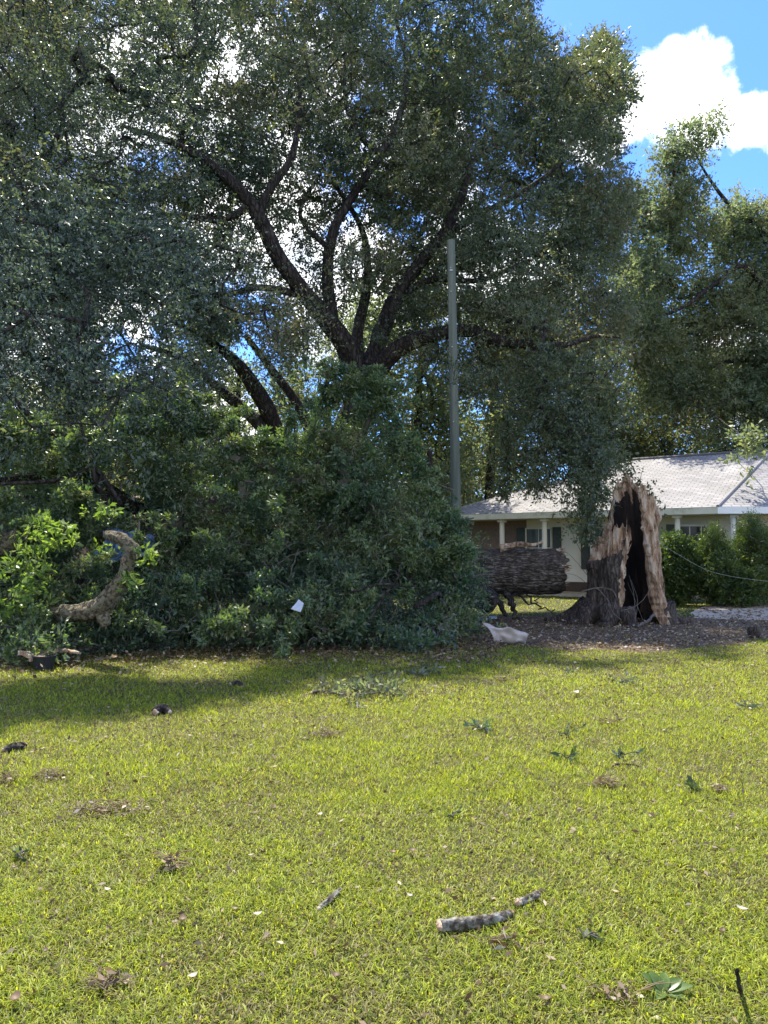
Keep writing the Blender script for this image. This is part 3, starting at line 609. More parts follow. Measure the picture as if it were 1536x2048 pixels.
    def wall_pt(px): 
        A = a1; k = (px - 768) / F; s_ = (k * A.y - A.x) / (U.x - k * U.y); return A + U * s_
    window(wall_pt(1078), U, Vv, 1.0, .95, 2.4, M['curtain'], 2, 2)
    window(wall_pt(1205), U, Vv, .8, .95, 2.4, M['curtain'], 2, 2)
    window(Vector(((1390 - 768) / F * 25.3, 25.3, 0)), U2, V2, 1.15, 1.0, 2.4, M['glass'], 3, 2, both=True)
    window(Vector(((1560 - 768) / F * 25.3, 25.3, 0)), U2, V2, 1.15, 1.0, 2.4, M['glass'], 3, 2)
house()
def far_house():
    o = at(160, 1100, 46); t = empty('house', (o.x, o.y, 0), 'salmon brick house glimpsed through leaves behind the left end of the pile', 'house')
    m = MB(); m.box((o.x, o.y + 4, 1.5), (22, 8, 3)); m.build('wall', M['salmon'], t)
    r = MB(); x0, x1, y0, y1 = o.x - 11.6, o.x + 11.6, o.y - .6, o.y + 8.6; r.add([(x0, y0, 3.0), (x1, y0, 3.0), (x1, y1, 3.0), (x0, y1, 3.0), (x0 + 4, o.y + 4, 5.2), (x1 - 4, o.y + 4, 5.2)], [(0, 1, 5, 4), (1, 2, 5), (2, 3, 4, 5), (3, 0, 4), (3, 2, 1, 0)])
    r.build('roof', M['salmon'], t)
    for k in (-7, -2, 3, 8):
        w = MB(); w.box((o.x + k, o.y - .03, 1.6), (1.3, .1, 1.3)); w.build('window', M['glass'], t)
far_house()

# ------------------------------------------------------------------ pole
def pole():
    b = gr(916, 1247); top = at(902, 481, b.y); t = empty('utility_pole', b, 'bare wooden utility pole standing in front of the big oak', 'pole')
    m = MB(); n = 24; pts = [b.lerp(top, k / n) for k in range(n + 1)]; m.tube(pts, [.125 - .04 * k / n for k in range(n + 1)], n=20, rough=.03); m.build('shaft', M['pole'], t, smooth=False)
    ax = (top - b).normalized()
    for py in (540, 588, 700, 850):
        p = b.lerp(top, (1247 - py) / (1247 - 481)); r = .135 - .045 * (1247 - py) / 766
        q = MB(); q.tube([p + Vector((-.03, -r + .01, 0)), p + Vector((-.03, -r - .02, 0))], [.012, .012], n=8); q.build('bolt', M['metal'], t)
    p = b.lerp(top, (1247 - 545) / 766); q = MB(); q.box(p + Vector((-.02, -.108, 0)), (.06, .01, .035)); q.build('tag_plate', M['metal'], t)
pole()

# ------------------------------------------------------------------ broken hollow stump
def stump():
    D = 17.0; s = D / F; cx = (1248 - 768) * s; base = Vector((cx, D, 0)); t = empty('tree_stump', base, 'tall jagged hollow oak stump with torn orange wood', 'stump')
    def zy(py): return at(1248, py, D).z
    # rim height by angle: 0 = towards the camera, positive = to the right
    HA = [0, 15, 35, 70, 92, 115, 145, 157, 172, 184, 194, 208, 226, 250, 275, 300, 320, 331, 344, 352, 358, 370]
    HY = [985, 972, 990, 1012, 1018, 994, 962, 947, 952, 972, 1030, 1072, 1085, 1108, 1108, 1092, 1070, 1054, 1050, 1054, 1078, 1090]
    def Hh(a): return zy(np.interp(a, HA, HY))
    def rad(a, z):
        ar = R(a); r = .80 + .04 * math.sin(ar * 2 + 1)
        fl = math.exp(-z / .42); r += fl * (.22 + .2 * math.sin(ar * 3 + .6) + .16 * math.sin(ar * 5 + 2))
        if 60 < a < 150: r += .10 * math.exp(-z / 1.0)
        r += .13 * math.exp(-((z - 1.28) / .16) ** 2) * math.exp(-((a - 285) / 16) ** 2); r -= .04 * max(0, z - 1.8); r -= .10 * max(0, z - 1.3) * max(0, math.sin(R(a - 150))) if 150 < a < 330 else 0; r += .12 * math.exp(-((z - 2.35) / .22) ** 2) * math.exp(-((a - 82) / 14) ** 2)
        return r
    NA, NZ = 230, 90
    def lims(z):   # opening edges in degrees
        aR = np.interp(z, [0, .4, 1.05, 1.8, 2.2, 2.8, 3.3], [52, 52, 38, 22, 20, 14, 14]) + 5 * noise.noise(Vector((0, 3, z * 2.6))) + 4 * noise.noise(Vector((0, 3, z * 9)))
        aL = 360 + np.interp(z, [0, .4, 1.05, 1.8, 2.3], [-22, -22, -16, -8, -15]) + 5 * noise.noise(Vector((9, 3, z * 3))) + 4 * noise.noise(Vector((9, 3, z * 10)))
        return aR, aL
    mb = MB(); V = {}; verts = []; mats_ = []
    def P(a, r, z): return Vector((math.sin(R(a)) * r + cx, D - math.cos(R(a)) * r * .92, z))
    grid_o = []; grid_i = []; info = []
    for i in range(NA + 1):
        u = i / NA; ro = []; ri = []; inf = []
        am = 14 + u * 336
        Hm = Hh(am) + .16 * noise.noise(Vector((am * .09, 1, 5))) + (.06 if 140 < am < 200 else .11) * noise.noise(Vector((am * .3, 7, 2))) + (.03 if 140 < am < 200 else .04) * noise.noise(Vector((am * .9, 2, 2)))
        for k in range(NZ + 1):
            w = k / NZ; z = w * Hm; aR, aL = lims(z); a = aR + (aL - aR) * u
            r = rad(a, z); ar = R(a); q = Vector((math.sin(ar), math.cos(ar), 0))
            fur = noise.noise(Vector((math.sin(ar) * 5.5, math.cos(ar) * 5.5, z * .7))); fine = noise.noise(Vector((math.sin(ar) * 16, math.cos(ar) * 16, z * 2.2)))
            dis = -.15 * abs(fur) + .035 * fine + .05 * noise.noise(Vector((q.x * 1.5, q.y * 1.5, z * 1.3 + 4)))
            # bark ends below the rim: torn wood above it, set back
            if a < 95: bz = .25 + .35 * noise.noise(Vector((a * .08, 0, 3)))        # right of the opening the wood is bare
            elif a < 220: bz = Hm - .12
            elif a < 300: bz = zy(1122) + .10 * noise.noise(Vector((a * .12, 4, 3)))
            elif a < 340: bz = zy(1118) + .45 * (a - 300) / 40 * .3 + .16 * noise.noise(Vector((a * .2, 8, 3)))
            else: bz = zy(1080) + .12 * noise.noise(Vector((a * .2, 8, 3)))
            bare = z > bz
            bare = bare or (u > .975 and z > .25)
            if bare: r -= .055; dis *= .9
            grainz = .05 * noise.noise(Vector((math.sin(ar) * 20, math.cos(ar) * 20, z * 1.3))) + .08 * noise.noise(Vector((math.sin(ar) * 6, math.cos(ar) * 6, z * 2.2 + 3)))
            o = P(a, r + dis + (grainz if bare else 0), z)
            th = np.interp(z, [0, 1.2, 2.4, 3.3], [.34, .26, .18, .07]) * (1 + .4 * noise.noise(Vector((a * .05, z * 1.3, 6))))
            th = th * min(1, .25 + (Hm - z) / .35) if k < NZ else .03
            edge = min(u, 1 - u) * 14; th *= min(1, .55 + edge * .45)
            r_in = r - th - .03 + .05 * noise.noise(Vector((math.sin(ar) * 8, math.cos(ar) * 8, z * 1.1)))
            ii = P(a, max(.15, r_in), z + (.0 if k < NZ else -.02))
            ro.append(o); ri.append(ii); nr = min((Hm - z), min(u, 1 - u) * 5.0 * .8)
            inf.append((bare, nr + .12 * noise.noise(Vector((a * .1, z * 3, 1))), a, z))
        grid_o.append(ro); grid_i.append(ri); info.append(inf)
    nO = (NA + 1) * (NZ + 1); allv = [p for r_ in grid_o for p in r_] + [p for r_ in grid_i for p in r_]
    fs = []; ms = []
    def id_(g, i, k): return g * nO + i * (NZ + 1) + k
    for i in range(NA):
        for k in range(NZ):
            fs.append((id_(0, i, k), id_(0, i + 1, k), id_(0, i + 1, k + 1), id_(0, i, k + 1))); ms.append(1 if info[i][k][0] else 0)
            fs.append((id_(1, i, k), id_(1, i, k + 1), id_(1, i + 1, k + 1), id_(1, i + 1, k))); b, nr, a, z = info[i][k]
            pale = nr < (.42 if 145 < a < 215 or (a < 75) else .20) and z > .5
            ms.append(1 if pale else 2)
        fs.append((id_(0, i, NZ), id_(0, i + 1, NZ), id_(1, i + 1, NZ), id_(1, i, NZ))); ms.append(1)
    for k in range(NZ):
        fs.append((id_(0, 0, k), id_(0, 0, k + 1), id_(1, 0, k + 1), id_(1, 0, k))); ms.append(1)
        fs.append((id_(0, NA, k), id_(1, NA, k), id_(1, NA, k + 1), id_(0, NA, k + 1))); ms.append(1)
    mb.v = [tuple(p) for p in allv]; mb.f = fs; mb.m = ms
    # roots
    for (a, ln, r0) in [(-78, .62, .30), (-40, .55, .26), (80, .5, .3), (110, .6, .26), (70, .6, .2), (-110, 1.0, .3), (180, 1.1, .3), (-15, .5, .2)]:
        r = MB(); p = []
        for k in range(8):
            w = k / 7; q = P(a + 6 * math.sin(w * 3), .75 + ln * w, max(.02, .34 * (1 - w) ** 2 - .02)); p.append(q)
        r.tube(p, [r0 * (1 - .8 * k / 7) for k in range(8)], n=10, rough=.3, seed=a); r.build('root', M['stump_bark'], t, smooth=True)
    # splinters on the rim and torn slabs
    sp = mb
    for k in range(70):
        a = random.uniform(15, 350); z = Hh(a); q = P(a, rad(a, z) - .12, z - .12); l = random.uniform(.14, .22); w = random.uniform(.01, .035)
        tip = q + Vector((random.gauss(0, .04), random.gauss(0, .04), l)); sd_ = Vector((math.cos(R(a)), math.sin(R(a)), 0)) * w; ou = Vector((math.sin(R(a)), -math.cos(R(a)), 0)) * w * .5
        sp.add([q - sd_, q + ou, q + sd_, q - ou, tip], [(0, 1, 4), (1, 2, 4), (2, 3, 4), (3, 0, 4), (3, 2, 1, 0)], 1)
    for k in range(60):   # splinters along both edges of the opening
        z = random.uniform(.3, 2.9); aR, aL = lims(z); a = random.choice([aR, aR, aL]); 
        if a > 300 and z > 2.1: continue
        q = P(a, rad(a, z) - .12, z); l = random.uniform(.1, .3); w = random.uniform(.01, .035); tip = q + Vector((random.gauss(0, .05), -random.uniform(.0, .06), l)); sd_ = Vector((w, 0, 0)); ou = Vector((0, -w, 0))
        sp.add([q - sd_, q + ou, q + sd_, q - ou, tip], [(0, 1, 4), (1, 2, 4), (2, 3, 4), (3, 0, 4), (3, 2, 1, 0)], 1)
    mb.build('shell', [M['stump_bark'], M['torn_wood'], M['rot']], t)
    # little sprouts on the right shoulder
    m = MB()
    P1 = [at(1300, 992, 17.2), at(1285, 960, 17.2), at(1288, 935, 17.2)]; m.tube([at(1280, 985, 17.2), at(1281, 955, 17.1), at(1287, 932, 17.1)], [.008, .006, .003], n=4, cap=False)
    C = []
    for (x, y) in [(1302, 975), (1306, 985), (1300, 992), (1312, 972), (1308, 998), (1326, 1020), (1318, 1010), (1278, 968), (1285, 970)]: C.append(tuple(at(x, y, 17.1)))
    g, sh = clump_leaves(np.array(C), .13, 4, 5, .07); nmesh('sprout', *g[:2], M['shrub_leaf'], g[2], t); twigs_mesh(m, sh, 1); m.build('sprout_stem', M['twig'], t)
stump()

# ------------------------------------------------------------------ fallen tree: trunk, limbs and foliage pile
def fallen():
    D = 17.6; t = empty('fallen_tree', gr(1000, 1225), 'fallen oak trunk lying level, its leafy crown heaped on the left', 'fallen tree')
    m = MB(); NX, NR = 240, 90; s = D / F
    xs = np.linspace((1122 - 768) * s, (520 - 768) * s, NX); vs = []
    for i, x in enumerate(xs):
        py = np.interp(i, [0, NX], [1141, 1150]); c = at(768, py, D); r = .52 + .06 * i / NX
        for j in range(NR):
            a = 2 * math.pi * j / NR; q = Vector((0, math.cos(a), math.sin(a)))
            fu = noise.noise(Vector((x * 1.7, q.y * 6.5, q.z * 6.5))) + .6 * noise.noise(Vector((x * 4, q.y * 14, q.z * 14))); f2 = noise.noise(Vector((x * 4.5, q.y * 9, q.z * 9))) - .8 * abs(noise.noise(Vector((x * 3.2 + 5, q.y * 7, q.z * 7))))
            rr = r * (1 - .085 * abs(fu) + .025 * f2 + .08 * noise.noise(Vector((x * .7, q.y, q.z))))
            jag = (.16 * noise.noise(Vector((a * 2.1, 3, 1))) + .07 * noise.noise(Vector((a * 7, 3, 1)))) * max(0, 1 - i / 12)
            vs.append((x + jag, c.y + q.y * rr, c.z + q.z * rr))
    fs = [(i * NR + j, (i + 1) * NR + j, (i + 1) * NR + (j + 1) % NR, i * NR + (j + 1) % NR) for i in range(NX - 1) for j in range(NR)]
    m.add(vs, fs); m.build('trunk', M['log_bark'], t)
    # broken end: recessed jagged wood
    e = MB(); ev = []; x0 = xs[0]; c = at(768, 1141, D)
    for k in range(9):
        rr = .5 * (1 - k / 8.0)
        for j in range(40):
            a = 2 * math.pi * j / 40; ev.append((x0 - .03 + .20 * noise.noise(Vector((math.cos(a) * rr * 9, math.sin(a) * rr * 9, 2))) - (.05 if k == 0 else 0), c.y + math.cos(a) * rr * .96, c.z + math.sin(a) * rr * .96))
    e.add(ev, [(k * 40 + j, k * 40 + (j + 1) % 40, (k + 1) * 40 + (j + 1) % 40, (k + 1) * 40 + j) for k in range(8) for j in range(40)])
    for k in range(34):
        a = random.uniform(-1.2, 1.9); rr = random.uniform(.25, .5); q = Vector((x0 - .15, c.y - math.cos(a) * rr, c.z + math.sin(a) * rr)); tip = q + Vector((random.uniform(.12, .34), random.gauss(0, .05), random.gauss(0, .06))); w = random.uniform(.02, .05)
        e.add([q + Vector((0, -w, 0)), q + Vector((0, 0, w)), q + Vector((0, w, 0)), q + Vector((0, 0, -w)), tip], [(0, 1, 4), (1, 2, 4), (2, 3, 4), (3, 0, 4)])
    o = e.build('broken_end', M['torn_wood'], t)
    sl = MB(); pts = catmull([at(1000, 1095, 17.3), at(1040, 1089, 17.2), at(1065, 1090, 17.2), at(1084, 1084, 17.2)], 5); sl.tube(pts, list(np.linspace(.09, .02, len(pts) - 1)) + [.05], n=8, rough=.5); sl.build('splinter', M['torn_wood'], t)
    # limbs in the pile
    lb = MB()
    LL = [[(700, 1150, 17, .4), (560, 1120, 16, .3), (420, 1090, 15, .2), (300, 1060, 14, .12)], [(760, 1120, 16.8, .25), (720, 980, 16.2, .16), (690, 860, 16, .09), (700, 780, 16, .04)],
          [(640, 1130, 16.5, .2), (480, 1020, 16, .14), (380, 900, 15.5, .09), (330, 820, 15, .05)], [(820, 1140, 16.8, .2), (850, 1000, 16.2, .12), (860, 900, 16, .06)], [(560, 1140, 15.5, .2), (300, 1180, 13.5, .14), (100, 1160, 12.5, .09), (-60, 1120, 12, .06)],
          [(620, 1150, 15, .14), (720, 1230, 13.5, .09), (800, 1260, 12.8, .05)], [(500, 1130, 15.5, .2), (230, 990, 14.5, .13), (110, 880, 13.5, .08), (20, 790, 13, .04)], [(420, 1100, 15, .14), (150, 960, 14, .09), (-40, 970, 13.5, .06)],
          [(930, 1170, 16.4, .3), (955, 1190, 16.2, .30), (985, 1205, 16.3, .24)], [(240, 1010, 13.2, .05), (190, 940, 13.1, .04), (120, 960, 13, .035), (0, 968, 13, .03)], [(235, 1030, 13.2, .05), (200, 980, 13.1, .045), (170, 880, 13, .03), (150, 800, 13, .02)]]
    sk = Skeleton()
    for i, l in enumerate(LL):
        p, r = curve_px(l); sk.limb(p, r); lb.tube(p, r, n=10, rough=.25, seed=i)
    # pale bare forked sticks showing on the front of the heap
    for l in [[(735, 1245, 12.1, .022), (770, 1190, 12.2, .022), (790, 1165, 12.3, .018), (800, 1130, 12.4, .012), (782, 1110, 12.4, .007)], [(775, 1185, 12.2, .014), (790, 1215, 12.0, .010)], [(665, 1235, 12.2, .014), (683, 1205, 12.2, .004), (690, 1180, 12.3, .007)],
              [(830, 1215, 12.4, .05), (860, 1195, 12.5, .045), (880, 1190, 12.7, .05)], [(440, 1300, 11.6, .015), (500, 1270, 11.6, .012), (560, 1245, 11.7, .008)], [(210, 1290, 11, .02), (170, 1300, 10.9, .02), (130, 1305, 10.8, .015)], [(560, 1130, 12.6, .02), (500, 1145, 12.6, .02), (430, 1150, 12.6, .014)],
              [(700, 1185, 12.3, .02), (760, 1170, 12.3, .02), (830, 1172, 12.3, .012)]]:
        p, r = curve_px(l); lb.tube([q + Vector(rng.normal(size=3)) * .012 for q in p], r, n=6)
    # hanging roots and bits under the trunk
    for l in [[(985, 1188, 17.2, .09), (1000, 1205, 17.1, .07), (1012, 1232, 17, .04)], [(1010, 1190, 17.2, .08), (1025, 1215, 17, .06), (1040, 1238, 16.9, .03)], [(1030, 1190, 17.2, .03), (1070, 1210, 17, .02), (1105, 1222, 16.9, .015)], [(1055, 1190, 17.2, .02), (1068, 1206, 17, .015), (1090, 1190, 17, .01)]]:
        p, r = curve_px(l); lb.tube([q + Vector(rng.normal(size=3)) * .03 for q in p], r, n=6, rough=.6)
    lb.build('limbs', M['bark'], t, smooth=True)
    for k in range(96):
        x = random.uniform(0, 950); y = random.uniform(900, 1300); v_ = min(1, max(0, (1300 - y) / 550)); d_ = float(np.interp(x, [0, 400, 900], [10.8, 11.6, 12.1])) + 3.4 * v_ ** .85 - .05
        a = random.uniform(0, 6.28); l = random.uniform(25, 90); bx = math.cos(a) * l; by = -abs(math.sin(a)) * l * .8; q = [(x, y, d_, .012), (x + bx * .4 + random.gauss(0, 6), y + by * .4 + random.gauss(0, 6), d_ + random.gauss(0, .1), .009), (x + bx, y + by, d_ + .2, .004)]
        p, r = curve_px(q, 4); w_ = random.uniform(.6, 1.5); ct = MB(); ct.tube([u + Vector(rng.normal(size=3)) * .012 for u in p], [g_ * w_ for g_ in r], n=5, cap=False); ct.build('bare_twig', M['twig'], t)
    TOP = [(-60, 850), (40, 860), (120, 900), (190, 900), (250, 840), (330, 800), (410, 830), (440, 900), (480, 930), (560, 905), (600, 850), (650, 790), (700, 755), (745, 780), (785, 845), (830, 900), (870, 985), (890, 1050), (938, 1062), (948, 1095), (942, 1150), (965, 1210), (975, 1288)]
    n = 9500; px = rng.uniform(-70, 985, n); py = rng.uniform(710, 1318, n)
    top = np.interp(px, [a for a, b in TOP], [b for a, b in TOP]); bot = np.interp(px, [-60, 200, 400, 960], [1340, 1318, 1306, 1292])
    ok = (py > top + 8) & (py < bot)
    top = top + 26 * np.sin(px / 23) + 20 * np.sin(px / 9.5 + 1) ; ok &= py > top
    v = (bot - py) / (bot - 760)
    df = np.interp(px, [0, 400, 900, 985], [10.9, 11.7, 12.2, 13.2]) + 3.4 * np.clip(v, 0, 1) ** .85 + .5 * np.sin(px / 60) * np.sin(py / 45)
    d = df + rng.random(n) ** 1.3 * 2.2
    # opening for the tarp and the bent limb at the left
    tarp = (np.hypot((px - 225) / 95, (py - 1110) / 85) < 1) | (np.hypot((px - 170) / 110, (py - 1225) / 42) < 1)
    ok &= ~(tarp & (d < 13.3) & (rng.random(n) < .66))
    d = np.where(tarp, d + .8, d)
    # hollows
    P = atv(px, py, d); ln = lownoise(P, .9, 31)
    upper = np.clip((1050 - py) / 200, 0, 1)
    leftthin = (px < 300) & (py < 1020)
    ok &= rng.random(n) < np.clip(.52 + ln * 2.9, .02, 1) * np.where(leftthin, .24, 1) * np.where(py > 1180, 1.7, 1)
    P = P[ok]; extra = np.array([tuple(at(random.uniform(30, 140), random.uniform(1285, 1338), random.uniform(10.5, 11.0))) for _ in range(22)]); P = np.concatenate([P, extra]); P[:, 2] = np.maximum(P[:, 2], .05)
    spr = []; srad = []
    for k in range(230):
        x = random.uniform(-40, 925); t_ = float(np.interp(x, [a for a, b in TOP], [b for a, b in TOP])); y = random.uniform(t_ - 5, 1280 if x < 850 else 1120) if k % 2 else t_ + random.uniform(-10, 60)
        v_ = min(1, max(0, (1300 - y) / 550)); d_ = float(np.interp(x, [0, 400, 900], [10.8, 11.6, 12.1])) + 3.4 * v_ ** .85 - .15
        a = at(x, y, d_); dr = Vector((random.gauss(0, .6), -abs(random.gauss(.1, .4)), random.uniform(.2, 1.2) if y < 1150 else random.uniform(-.2, .6))).normalized(); l = random.uniform(.35, .95) if x < 790 else random.uniform(.15, .32); bend = Vector((random.gauss(0, .25), 0, -.25))
        for j in range(6): w = j / 5; spr.append(tuple(a + dr * l * w + bend * l * w * w)); srad.append(.20 * (1 - .6 * w))
    nb_ = len(P); P = np.concatenate([P, np.array(spr)]); P[:, 2] = np.maximum(P[:, 2], .05); pr = np.concatenate([rng.uniform(.22, .42, nb_), np.array(srad)])
    tone = np.clip(.42 + lownoise(P, .8, 44) * 1.5 + rng.normal(size=len(P)) * .14, 0, 1); stn = np.repeat(rng.uniform(.2, 1, 230), 6); tone[nb_:] = stn
    g, sh = clump_leaves(P, pr, 9, 9, .078, aspect=.36, flat=1, tone=tone)
    g[0][:, 2] = np.maximum(g[0][:, 2], .01)
    nmesh('foliage', *g[:2], M['pile_leaf'], g[2], t)
    tw = MB(); sk.grow(P, step=.4); sk.mesh(tw, None, twig_r=.005, power=.42, sides=4); twigs_mesh(tw, sh, 2, .004); tw.build('branches', M['twig'], t)
    print('pile', len(P))
fallen()

def stick(name, label, cat, paths, m, sides=8, rough=.2, group=None, part='stem'):
    """paths of (px,py,depth or None for on the ground, radius)"""
    P = []
    for l in paths:
        q = [(gr(a, b, r * .9) if d is None else at(a, b, d)) for a, b, d, r in l]; pts = catmull(q, 5); rad = list(np.interp(np.linspace(0, len(l) - 1, len(pts)), range(len(l)), [z[3] for z in l])); P.append((pts, rad))
    mb = MB()
    for pts, rad in P: mb.tube([p + Vector(rng.normal(size=3)) * min(.01, rad[0] * .3) for p in pts], rad, n=sides, rough=rough, seed=P.index((pts, rad)))
    o = mb.build(name, m, None, smooth=sides > 6, loc=P[0][0][0]); return tag(o, label, cat, group)
# lichen covered bent limb at the left
def bent():
    t = empty('broken_limb', gr(190, 1330), 'crooked lichen covered limb in front of the blue tarp', 'limb')
    m = MB(); p, r = curve_px([(100, 1216, 11.9, .12), (125, 1226, 11.3, .12), (160, 1226, 11.2, .115), (195, 1218, 11.1, .13), (225, 1188, 11.1, .12), (246, 1158, 11.1, .105), (256, 1128, 11.1, .095), (262, 1100, 11.1, .10), (244, 1080, 11.2, .095), (212, 1070, 11.6, .05)], 16); m.tube(p, r, n=30, rough=.45, seed=3, fine=.13, ff=20); m.build('limb', M['lichen_bark'], t, smooth=True)
    m = MB(); p, r = curve_px([(198, 1218, 11.15, .10), (207, 1236, 11.1, .10), (212, 1252, 11.1, .07)], 10); m.tube(p, r, n=20, rough=.5, seed=5, fine=.2, ff=20); m.build('stub', M['lichen_bark'], t, smooth=True)
    m = MB(); m.tube(curve_px([(247, 1112, 11.08, .03), (250, 1130, 11.08, .035), (247, 1150, 11.08, .02)], 6)[0], [.012, .03, .035, .035, .03, .03, .028, .024, .02, .018, .014, .01, .006], n=8, rough=.5); m.build('torn_scar', M['torn_wood'], t)
bent()
stick('broken_limb', 'thick grey limb end cut off by the left edge of the photo', 'limb', [[(-70, 1140, 12.4, .24), (-20, 1105, 12.2, .24), (25, 1085, 12.0, .20), (42, 1068, 12.0, .12)]], M['lichen_bark'], 20, .3)
stick('broken_limb', 'thin bare limb reaching out low at the left edge beside bright leaves', 'limb', [[(-40, 1290, 11.2, .07), (0, 1262, 11.2, .05), (30, 1230, 11.3, .03)]], M['twig'], 10, .2)

def cloth(name, label, cat, pxpts, m, nx=18, nz=14, amp=.08, fn=None):
    """four corner points (world) -> crumpled sheet with thickness"""
    a, b, c, d = pxpts; vs = []
    for j in range(nz + 1):
        for i in range(nx + 1):
            u = i / nx; v = j / nz; p = a.lerp(b, u).lerp(d.lerp(c, u), v); n_ = Vector((0, -1, .35)); q = p * 3.1
            p = p + n_ * amp * (noise.noise(q) + .45 * noise.noise(q * 2.6)) + Vector((noise.noise(q * .9 + Vector((4, 0, 0))), 0, noise.noise(q * .9 + Vector((0, 7, 0))))) * amp * .8
            vs.append(p)
    mb = MB(); mb.add(vs, [(j * (nx + 1) + i, j * (nx + 1) + i + 1, (j + 1) * (nx + 1) + i + 1, (j + 1) * (nx + 1) + i) for j in range(nz) for i in range(nx)])
    o = mb.build(name, m, None, smooth=True, loc=a); s_ = o.modifiers.new('thick', 'SOLIDIFY'); s_.thickness = .004; return tag(o, label, cat)
cloth('tarp', 'crumpled blue tarp caught in the branches at the left', 'tarp', [at(190, 1135, 12.4), at(290, 1118, 12.5), at(296, 1075, 12.8), at(222, 1052, 12.9)], M['tarp'], amp=.3, nx=30, nz=24)
cloth('board_sheet', 'curled beige sheet lying by the right foot of the pile', 'sheet', [gr(988, 1289, .03), gr(1048, 1286, .03), at(1064, 1262, 12.9), at(964, 1249, 12.9)], M['sheet'], amp=.16, nx=30, nz=20)
cloth('paper_scrap', 'small white scrap stuck in the front of the pile', 'scrap', [at(584, 1220, 11.6), at(600, 1224, 11.6), at(605, 1209, 11.7), at(594, 1199, 11.75)], M['scrap'], 10, 10, amp=.07)
cloth('paper_scrap', 'flat white strip on the ground under the fallen trunk', 'scrap', [gr(958, 1240, .05), gr(995, 1238, .05), gr(992, 1231, .06), gr(950, 1233, .06)], M['scrap'], 8, 4, amp=.03)
def bucket():
    b = gr(88, 1340); t = empty('plastic_tub', b, 'black plastic tub with torn planks at the lower left corner of the pile', 'tub')
    m = MB(); n = 24; pr = [(.11, .0), (.145, .17), (.155, .17), (.155, .185), (.138, .185), (.105, .02)]
    for r, z in pr: m.v += [(b.x + math.cos(2 * math.pi * j / n) * r, b.y + math.sin(2 * math.pi * j / n) * r, z + .01) for j in range(n)]
    for k in range(len(pr) - 1):
        for j in range(n): m.f.append((k * n + j, k * n + (j + 1) % n, (k + 1) * n + (j + 1) % n, (k + 1) * n + j)); m.m.append(0)
    m.f.append(tuple(range(5 * n, 6 * n))); m.m.append(0); m.build('tub', M['black'], t, smooth=False)
bucket()
def plank(label, p0, p1, w, m=M['torn_wood']):
    a = at(*p0); b = at(*p1); ax = (b - a).normalized(); sy = ax.cross(Vector((0, 0, 1))).normalized(); sz = sy.cross(ax); mb = MB(); L = (b - a).length; n = 12; vs = []
    for k in range(n + 1):
        c = a.lerp(b, k / n); tp = min(1, .35 + 4 * min(k / n, 1 - k / n))
        for (i, j) in ((-1, -1), (1, -1), (1, 1), (-1, 1)):
            q = c + sy * i * w * .5 * tp + sz * j * w * .18; q += Vector((noise.noise(q * 9), noise.noise(q * 9 + Vector((3, 0, 0))), noise.noise(q * 9 + Vector((0, 5, 0))))) * .025; vs.append(q)
    mb.add(vs, [(k * 4 + i, k * 4 + (i + 1) % 4, (k + 1) * 4 + (i + 1) % 4, (k + 1) * 4 + i) for k in range(n) for i in range(4)] + [(3, 2, 1, 0), (n * 4, n * 4 + 1, n * 4 + 2, n * 4 + 3)])
    tag(mb.build('split_wood', m, loc=a), label, 'split wood', 'split orange wood at the left foot of the pile')
plank('longest split orange slab lying above the black tub', (38, 1303, 10.5), (90, 1318, 10.3), .14)
plank('split orange slab just right of the black tub rim', (58, 1320, 10.3), (112, 1300, 10.6), .10)
plank('thin orange splint sloping right behind the tub', (100, 1296, 10.8), (160, 1306, 10.7), .09)
plank('short grey brown splinter on the ground right of the tub', (190, 1318, 10.75), (222, 1316, 10.8), .07, M['lichen_bark'])

def sprig(name, label, cat, base, n, size, spread, m, up=.35, aspect=.36, group=None, stems=True, shoots=4, stem_m=None, h=0.02):
    """small leafy twig at a world point"""
    t = empty(name, (base.x, base.y, 0), label, cat, group); k = shoots
    a = rng.random(k) * 2 * np.pi; D = unit(np.stack([np.cos(a), np.sin(a), np.full(k, up) * rng.uniform(.2, 1.3, k)], 1)); st = np.array([[base.x, base.y, h]] * k); Ls = spread * rng.uniform(.6, 1.1, k)
    j = np.repeat(np.arange(k), n); T = np.tile((np.arange(n) + .7) / n, k)
    P = st[j] + D[j] * (Ls[j] * T)[:, None]; ld = unit(D[j] * .6 + unit(rng.normal(size=(len(j), 3))) * .7 + np.array([0, 0, .05])); sz = size * rng.uniform(.65, 1.2, len(j))
    g = leaves_at(P, ld, sz, sz * aspect); g[0][:, 2] = np.maximum(g[0][:, 2], .012); nmesh('leaves', g[0], g[1], m, g[2], t)
    for i in range(k):
        mb = MB(); mb.tube([st[i], st[i] + D[i] * Ls[i] * .5 + np.array([0, 0, .01]), st[i] + D[i] * Ls[i]], [.005, .004, .002], n=5)
        mb.build('stem', stem_m or M['twig'], t)
    return t
